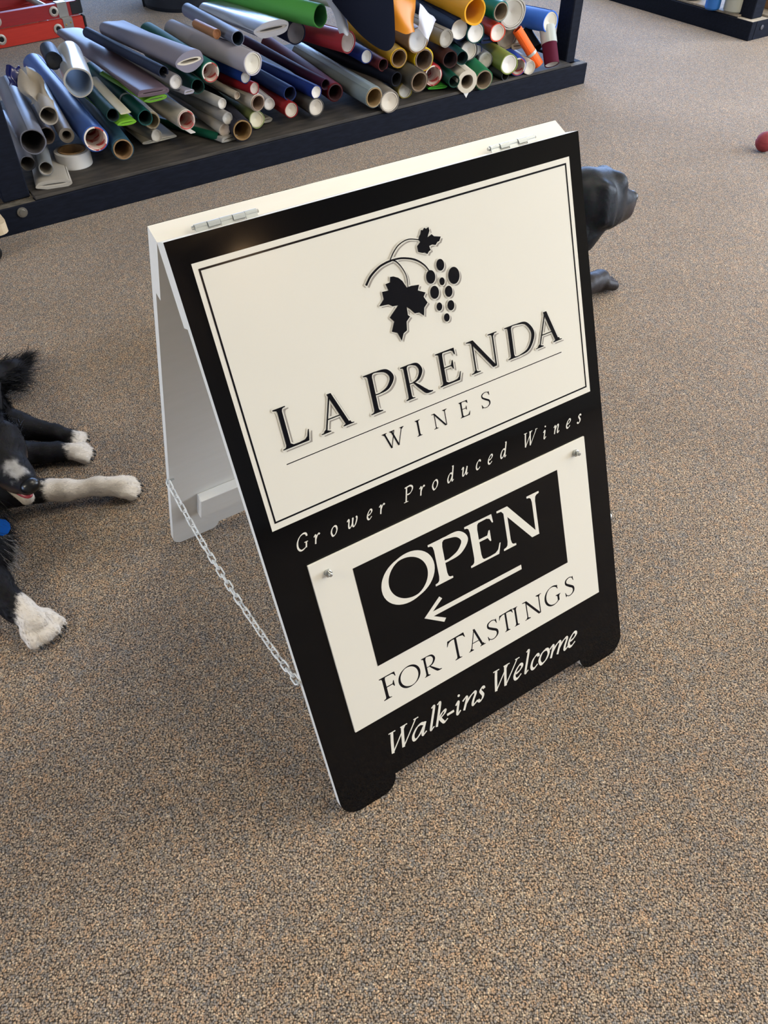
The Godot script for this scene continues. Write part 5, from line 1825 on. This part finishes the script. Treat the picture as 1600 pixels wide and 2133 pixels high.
func build_collie() -> void:
	var t := thing("collie_dog", "black and white long haired dog lying at the left edge, one white foreleg stretched out", "dog", Vector3(-0.95, 0, -1.25))
	var off := -t.position
	# body, coarse
	var body := []
	var P := func(x: float, y: float, z: float) -> Vector3: return Vector3(x, y, z) + off
	body.append([P.call(-0.93, 0.13, -1.10), 0.12, P.call(-1.02, 0.135, -1.35), 0.125, 0.06])
	body.append([P.call(-1.02, 0.135, -1.35), 0.12, P.call(-1.08, 0.12, -1.56), 0.115, 0.06])
	body.append([P.call(-0.90, 0.16, -1.13), 0.10, P.call(-0.86, 0.21, -1.19), 0.075, 0.06])
	body.append([P.call(-0.86, 0.09, -1.03), 0.085, P.call(-0.80, 0.085, -1.03), 0.060, 0.05])
	body.append([P.call(-1.06, 0.11, -1.56), 0.10, P.call(-0.95, 0.08, -1.47), 0.06, 0.05])
	body.append([P.call(-1.04, 0.10, -1.50), 0.09, P.call(-0.94, 0.07, -1.37), 0.055, 0.05])
	body.append([P.call(-0.86, 0.21, -1.19), 0.075, P.call(-0.815, 0.235, -1.205), 0.065, 0.04])
	var f1 := field(body, 0.012, 0.010)
	# limbs, finer
	var limb := []
	var tips := []
	limb.append([P.call(-0.90, 0.08, -1.18), 0.05, P.call(-0.79, 0.055, -1.235), 0.031, 0.03])
	limb.append([P.call(-0.79, 0.055, -1.235), 0.030, P.call(-0.70, 0.036, -1.257), 0.0235, 0.02])
	limb.append([P.call(-0.70, 0.036, -1.257), 0.0225, P.call(-0.632, 0.033, -1.272), 0.0195, 0.012])
	tips.append_array(paw(limb, P.call(-0.632, 0.034, -1.272), Vector3(0.97, 0, -0.22), 0.048))
	limb.append([P.call(-0.86, 0.08, -1.02), 0.06, P.call(-0.765, 0.06, -0.975), 0.038, 0.03])
	limb.append([P.call(-0.765, 0.06, -0.975), 0.036, P.call(-0.700, 0.040, -0.930), 0.027, 0.02])
	tips.append_array(paw(limb, P.call(-0.700, 0.040, -0.930), Vector3(0.82, 0, 0.52), 0.054))
	limb.append([P.call(-0.98, 0.08, -1.49), 0.05, P.call(-0.865, 0.048, -1.462), 0.030, 0.03])
	limb.append([P.call(-0.865, 0.048, -1.462), 0.028, P.call(-0.785, 0.032, -1.456), 0.022, 0.02])
	tips.append_array(paw(limb, P.call(-0.785, 0.034, -1.456), Vector3(0.99, 0, 0.06), 0.040))
	limb.append([P.call(-0.95, 0.07, -1.37), 0.05, P.call(-0.850, 0.042, -1.368), 0.032, 0.03])
	limb.append([P.call(-0.850, 0.042, -1.368), 0.029, P.call(-0.760, 0.030, -1.392), 0.023, 0.02])
	tips.append_array(paw(limb, P.call(-0.760, 0.032, -1.392), Vector3(0.96, 0, -0.25), 0.042))
	limb.append([P.call(-1.10, 0.06, -1.58), 0.04, P.call(-1.00, 0.045, -1.63), 0.036, 0.03])
	limb.append([P.call(-1.00, 0.045, -1.63), 0.036, P.call(-0.955, 0.045, -1.69), 0.026, 0.03])
	limb.append([P.call(-0.955, 0.045, -1.69), 0.026, P.call(-0.935, 0.05, -1.735), 0.008, 0.02])
	var f2 := field(limb, 0.0055, 0.0035)
	# head
	var dir := Vector3(0.74, -0.06, 0.67).normalized()
	var side := dir.cross(Vector3.UP).normalized()
	var up := side.cross(dir)
	var hc: Vector3 = P.call(-0.796, 0.212, -1.207)
	var H := func(a: float, b: float, c: float) -> Vector3: return hc + dir * a + up * b + side * c
	var head := []
	head.append([H.call(-0.03, 0.0, 0.0), 0.060, H.call(0.02, 0.0, 0.0), 0.056, 0.03])
	head.append([H.call(0.03, -0.004, 0.0), 0.044, H.call(0.10, -0.012, 0.0), 0.030, 0.03])
	head.append([H.call(0.10, -0.012, 0.0), 0.030, H.call(0.145, -0.010, 0.0), 0.0215, 0.02])
	for s in [-1.0, 1.0]:
		head.append([H.call(0.03, 0.030, 0.030 * s), 0.022, H.call(0.045, 0.024, 0.026 * s), 0.014, 0.02])
		head.append([H.call(-0.01, -0.02, 0.035 * s), 0.036, H.call(0.035, -0.026, 0.024 * s), 0.026, 0.03])
		head.append([H.call(0.06, -0.022, 0.017 * s), 0.020, H.call(0.125, -0.021, 0.010 * s), 0.014, 0.015])
		head.append([H.call(-0.03, 0.05, 0.045 * s), 0.020, H.call(-0.055, 0.075, 0.078 * s), 0.010, 0.02])
	head.append([H.call(0.0, -0.050, 0.0), 0.030, H.call(0.112, -0.074, 0.0), 0.0145, 0.012])
	var f3 := field(head, 0.0045, 0.0015)
	var nb := FastNoiseLite.new()
	nb.frequency = 60.0
	nb.seed = 8
	var spots := FastNoiseLite.new()
	spots.noise_type = FastNoiseLite.TYPE_CELLULAR
	spots.cellular_return_type = FastNoiseLite.RETURN_DISTANCE
	spots.fractal_type = FastNoiseLite.FRACTAL_NONE
	spots.frequency = 75.0
	var blackc := Color(0.010, 0.0095, 0.011)
	var whitec := Color(0.66, 0.60, 0.52)
	var tint := func(p: Vector3) -> Color:
		var w := p - off
		var q := p - hc
		var ha := q.dot(dir)
		var hb := q.dot(up)
		var hs := q.dot(side)
		var n := nb.get_noise_3dv(p) * 0.012
		var c := blackc * (1.0 + 0.5 * nb.get_noise_3dv(p * 3.0))
		# head: grey white streak behind the nose, white chin, brown cheeks
		if q.length() < 0.19 and ha > -0.06 and w.y > 0.11:
			var top := smoothstep(0.018, 0.008, absf(hs - 0.003) + n) * smoothstep(0.094, 0.112, ha + n) * smoothstep(0.146, 0.136, ha) * smoothstep(-0.012, 0.002, hb)
			c = c.lerp(Color(0.36, 0.35, 0.34), top)
			c = c.lerp(Color(0.055, 0.036, 0.026), smoothstep(0.02, 0.05, ha) * smoothstep(-0.004, -0.018, hb) * 0.9)
			c = c.lerp(whitec * 0.8, smoothstep(-0.050, -0.060, hb) * smoothstep(0.06, 0.085, ha))
			return c
		# stretched foreleg: white from below the elbow, with grey ticking
		if w.z < -1.215 and w.z > -1.33 and w.y < 0.11:
			var tick := smoothstep(-0.80, -0.90, spots.get_noise_3dv(p)) * smoothstep(-0.57, -0.60, w.x) * 0.6
			return c.lerp(whitec.lerp(Color(0.30, 0.27, 0.24), tick), smoothstep(-0.742, -0.730, w.x + n))
		if w.z > -1.0:
			return c.lerp(whitec * 1.08, smoothstep(-0.696, -0.684, w.x + n))
		# hind toes
		if w.z < -1.345 and w.y < 0.09:
			return c.lerp(whitec * 0.9, smoothstep(-0.742, -0.732, w.x + n * 0.7))
		return c
	var coat := matte(coat_material("colliecoat", 0.7, 0.0), 0.3)
	put_mesh(skin_mesh([f1, f2, f3], tint), "body", coat, t)
	var hm := matte(coat_material("colliehair", 0.6, 0.0), 0.3)
	fur(f2, limb, tint, func(p: Vector3) -> bool: return (p - off).x > -0.92, 3, 0.008, 0.22, 0.0011, "short_hair", t, hm, 21)
	fur(f3, head, tint, func(p: Vector3) -> bool: return (p - hc).dot(dir) > -0.05 and (p - hc).dot(dir) < 0.15, 2, 0.006, 0.22, 0.0009, "short_hair", t, hm, 22)
	fur(f1, body, tint, func(p: Vector3) -> bool: return (p - off).x > -0.95, 14, 0.024, 0.35, 0.0014, "short_hair", t, hm, 23)
	# nose, mouth
	var g := G.new()
	g.smooth(1)
	blob(g, H.call(0.160, -0.004, 0.0), Basis(dir, up, side), Vector3(0.015, 0.0145, 0.019))
	put(g, "nose", mat("dognose", Color(0.03, 0.03, 0.035), 0.3), t)
	g = G.new()
	g.smooth(1)
	blob(g, H.call(0.085, -0.050, 0.0), Basis(dir, up, side).rotated(side, -0.10), Vector3(0.052, 0.009, 0.018))
	put(g, "tongue", mat("tongue", Color(0.62, 0.22, 0.26), 0.35), t)
	for s in [-1.0, 1.0]:
		g = G.new()
		g.smooth(1)
		blob(g, H.call(0.052, 0.020, 0.033 * s), Basis(dir, up, side), Vector3(0.008, 0.008, 0.008))
		put(g, "eye", mat("dogeye", Color(0.04, 0.025, 0.015), 0.1), t)
	claws_at(tips, t, 0.009)
	# blue tag under the chin
	g = G.new()
	var ty := Vector3(0.52, 0.72, 0.62).normalized()
	var tx := ty.cross(Vector3.UP).normalized()
	g.lathe([Vector2(0, 0), Vector2(0.0155, 0), Vector2(0.0165, 0.0014), Vector2(0, 0.0014)], 10, Transform3D(Basis(tx, ty, tx.cross(ty)), P.call(-0.733, 0.142, -1.043)))
	put(g, "collar_tag", matte(mat("tagblue", Color(0.02, 0.27, 0.58), 0.5), 0.25), t, "blue scalloped tag")
	# long hair
	var bl := Color(0.010, 0.010, 0.012)
	var gy := Color(0.20, 0.19, 0.18)
	var hair := [
		[P.call(-0.965, 0.05, -1.68), Vector3(0.035, 0.015, 0.04), Vector3(0.5, 0.15, -0.9), 0.065, 900, 0.0016, bl],
		[P.call(-0.945, 0.05, -1.64), Vector3(0.03, 0.02, 0.03), Vector3(0.9, 0.0, -0.4), 0.05, 600, 0.0016, bl],
		[P.call(-0.935, 0.05, -1.72), Vector3(0.012, 0.012, 0.02), Vector3(0.5, 0.3, -0.8), 0.05, 300, 0.0014, bl],
		[P.call(-0.79, 0.11, -1.06), Vector3(0.04, 0.05, 0.05), Vector3(0.8, -0.4, 0.4), 0.045, 1300, 0.0018, bl],
		[P.call(-0.76, 0.08, -1.04), Vector3(0.02, 0.03, 0.03), Vector3(0.8, -0.5, 0.3), 0.04, 260, 0.0016, gy],
		[P.call(-0.80, 0.07, -0.98), Vector3(0.04, 0.03, 0.03), Vector3(0.5, -0.5, 0.6), 0.05, 500, 0.0018, bl],
		[P.call(-0.76, 0.045, -0.955), Vector3(0.03, 0.02, 0.02), Vector3(-0.2, -0.4, 0.8), 0.03, 260, 0.0014, bl],
		[H.call(-0.02, -0.02, -0.05), Vector3(0.03, 0.03, 0.02), -dir, 0.045, 350, 0.0016, bl],
		[H.call(-0.03, 0.05, 0.0), Vector3(0.03, 0.02, 0.05), -dir + up * 0.3, 0.04, 350, 0.0016, bl],
	]
	strands(hair, "long_hair", t, hm, 5)

func blob(g: G, c: Vector3, b: Basis, r: Vector3) -> void:
	var n := 12
	for i in n:
		for k in 2 * n:
			var q := []
			for e in [[i, k], [i, k + 1], [i + 1, k + 1], [i + 1, k]]:
				var la: float = PI * e[0] / n
				var lo: float = PI * e[1] / n
				q.append(c + b * (Vector3(sin(la) * cos(lo), cos(la), sin(la) * sin(lo)) * r))
			var o: Vector3 = (q[0] + q[2]) / 2 - c
			if i > 0:
				g.tri(q[0], q[1], q[3] if i == n - 1 else q[2], o)
			if i < n - 1:
				g.tri(q[0] if i > 0 else q[1], q[2], q[3], o)

func build_labrador() -> void:
	var t := thing("labrador_dog", "black short haired dog lying behind the sign with head and paw showing", "dog", Vector3(0.30, 0, -2.08))
	var off := -t.position
	var P := func(x: float, y: float, z: float) -> Vector3: return Vector3(x, y, z) + off
	var body := []
	body.append([P.call(0.42, 0.17, -2.08), 0.115, P.call(0.20, 0.17, -2.03), 0.13, 0.06])
	body.append([P.call(0.20, 0.165, -2.03), 0.13, P.call(-0.05, 0.15, -1.97), 0.11, 0.06])
	body.append([P.call(-0.05, 0.15, -1.97), 0.11, P.call(-0.22, 0.14, -1.93), 0.12, 0.06])
	body.append([P.call(-0.18, 0.11, -1.86), 0.09, P.call(-0.02, 0.08, -1.82), 0.06, 0.05])
	body.append([P.call(-0.02, 0.06, -1.82), 0.04, P.call(-0.16, 0.035, -1.76), 0.032, 0.03])
	body.append([P.call(-0.16, 0.032, -1.76), 0.03, P.call(-0.04, 0.03, -1.74), 0.028, 0.03])
	body.append([P.call(-0.20, 0.11, -2.02), 0.09, P.call(-0.05, 0.07, -2.09), 0.06, 0.05])
	body.append([P.call(-0.30, 0.09, -1.91), 0.045, P.call(-0.52, 0.035, -1.95), 0.022, 0.04])
	body.append([P.call(0.43, 0.19, -2.08), 0.105, P.call(0.53, 0.27, -2.115), 0.082, 0.06])
	body.append([P.call(0.42, 0.12, -2.03), 0.075, P.call(0.40, 0.065, -1.98), 0.05, 0.05])
	body.append([P.call(0.40, 0.065, -1.98), 0.042, P.call(0.53, 0.045, -2.075), 0.031, 0.03])
	body.append([P.call(0.38, 0.10, -2.15), 0.07, P.call(0.36, 0.055, -2.19), 0.042, 0.05])
	body.append([P.call(0.36, 0.05, -2.19), 0.038, P.call(0.45, 0.03, -2.21), 0.03, 0.03])
	var f1 := field(body, 0.012, 0.002)
	var fore := []
	fore.append([P.call(0.50, 0.048, -2.052), 0.033, P.call(0.615, 0.040, -2.150), 0.029, 0.03])
	var tips := paw(fore, P.call(0.606, 0.046, -2.142), Vector3(0.72, 0, -0.69), 0.064)
	var f2 := field(fore, 0.005, 0.001)
	var dir := Vector3(0.80, -0.20, -0.57).normalized()
	var side := dir.cross(Vector3.UP).normalized()
	var up := side.cross(dir)
	var hc: Vector3 = P.call(0.572, 0.322, -2.135)
	var H := func(a: float, b: float, c: float) -> Vector3: return hc + dir * a + up * b + side * c
	var head := []
	head.append([H.call(-0.035, -0.002, 0.0), 0.066, H.call(0.025, 0.0, 0.0), 0.062, 0.03])
	head.append([H.call(0.04, -0.022, 0.0), 0.048, H.call(0.10, -0.030, 0.0), 0.042, 0.035])
	head.append([H.call(0.10, -0.030, 0.0), 0.040, H.call(0.145, -0.028, 0.0), 0.030, 0.02])
	head.append([H.call(-0.06, -0.03, 0.0), 0.066, P.call(0.52, 0.26, -2.11), 0.085, 0.05])
	for s in [-1.0, 1.0]:
		head.append([H.call(0.045, 0.036, 0.030 * s), 0.022, H.call(0.060, 0.030, 0.028 * s), 0.016, 0.02])
		head.append([H.call(0.0, -0.035, 0.038 * s), 0.040, H.call(0.05, -0.05, 0.030 * s), 0.032, 0.03])
		head.append([H.call(0.055, -0.058, 0.022 * s), 0.030, H.call(0.132, -0.052, 0.015 * s), 0.024, 0.02])
		# hanging ear flap
		head.append([H.call(-0.045, 0.030, 0.058 * s), 0.017, H.call(-0.035, -0.045, 0.080 * s), 0.014, 0.020])
		head.append([H.call(-0.020, 0.022, 0.062 * s), 0.015, H.call(-0.008, -0.052, 0.080 * s), 0.012, 0.020])
	head.append([H.call(0.0, -0.062, 0.0), 0.038, H.call(0.110, -0.075, 0.0), 0.019, 0.025])
	head.append([H.call(-0.02, -0.06, 0.0), 0.045, H.call(-0.05, -0.11, 0.0), 0.06, 0.04])
	var f3 := field(head, 0.0045, 0.0)
	var nb := FastNoiseLite.new()
	nb.frequency = 40.0
	var tint := func(p: Vector3) -> Color:
		var q := p - hc
		var c := Color(0.0075, 0.0085, 0.012) * (1.0 + 0.4 * nb.get_noise_3dv(p))
		var ha := q.dot(dir)
		if q.length() < 0.2 and ha > 0.05 and q.dot(up) < -0.02:
			c = c.lerp(Color(0.028, 0.023, 0.020), clampf((ha - 0.05) * 16.0, 0.0, 1.0))
		var w := p - off
		if w.x > 0.60 and w.y < 0.1:
			c = Color(0.026, 0.022, 0.021)
		return c
	put_mesh(skin_mesh([f1, f2, f3], tint), "body", matte(coat_material("labcoat", 0.48, 0.0), 0.3), t)
	var hm := matte(coat_material("labhair", 0.42, 0.0), 0.32)
	fur(f3, head, tint, func(p: Vector3) -> bool: return (p - hc).dot(dir) < 0.15, 2, 0.006, 0.10, 0.0010, "short_hair", t, hm, 31)
	fur(f2, fore, tint, func(_p: Vector3) -> bool: return true, 2, 0.006, 0.12, 0.0010, "short_hair", t, hm, 32)
	var g := G.new()
	g.smooth(1)
	blob(g, H.call(0.166, -0.018, 0.0), Basis(dir, up, side), Vector3(0.014, 0.016, 0.020))
	put(g, "nose", mat("dognose", Color(0.03, 0.03, 0.035), 0.3), t)
	for s in [-1.0, 1.0]:
		g = G.new()
		g.smooth(1)
		blob(g, H.call(0.062, 0.022, 0.036 * s), Basis(dir, up, side), Vector3(0.009, 0.009, 0.009))
		put(g, "eye", mat("dogeye", Color(0.04, 0.025, 0.015), 0.1), t)
	claws_at(tips, t, 0.013)
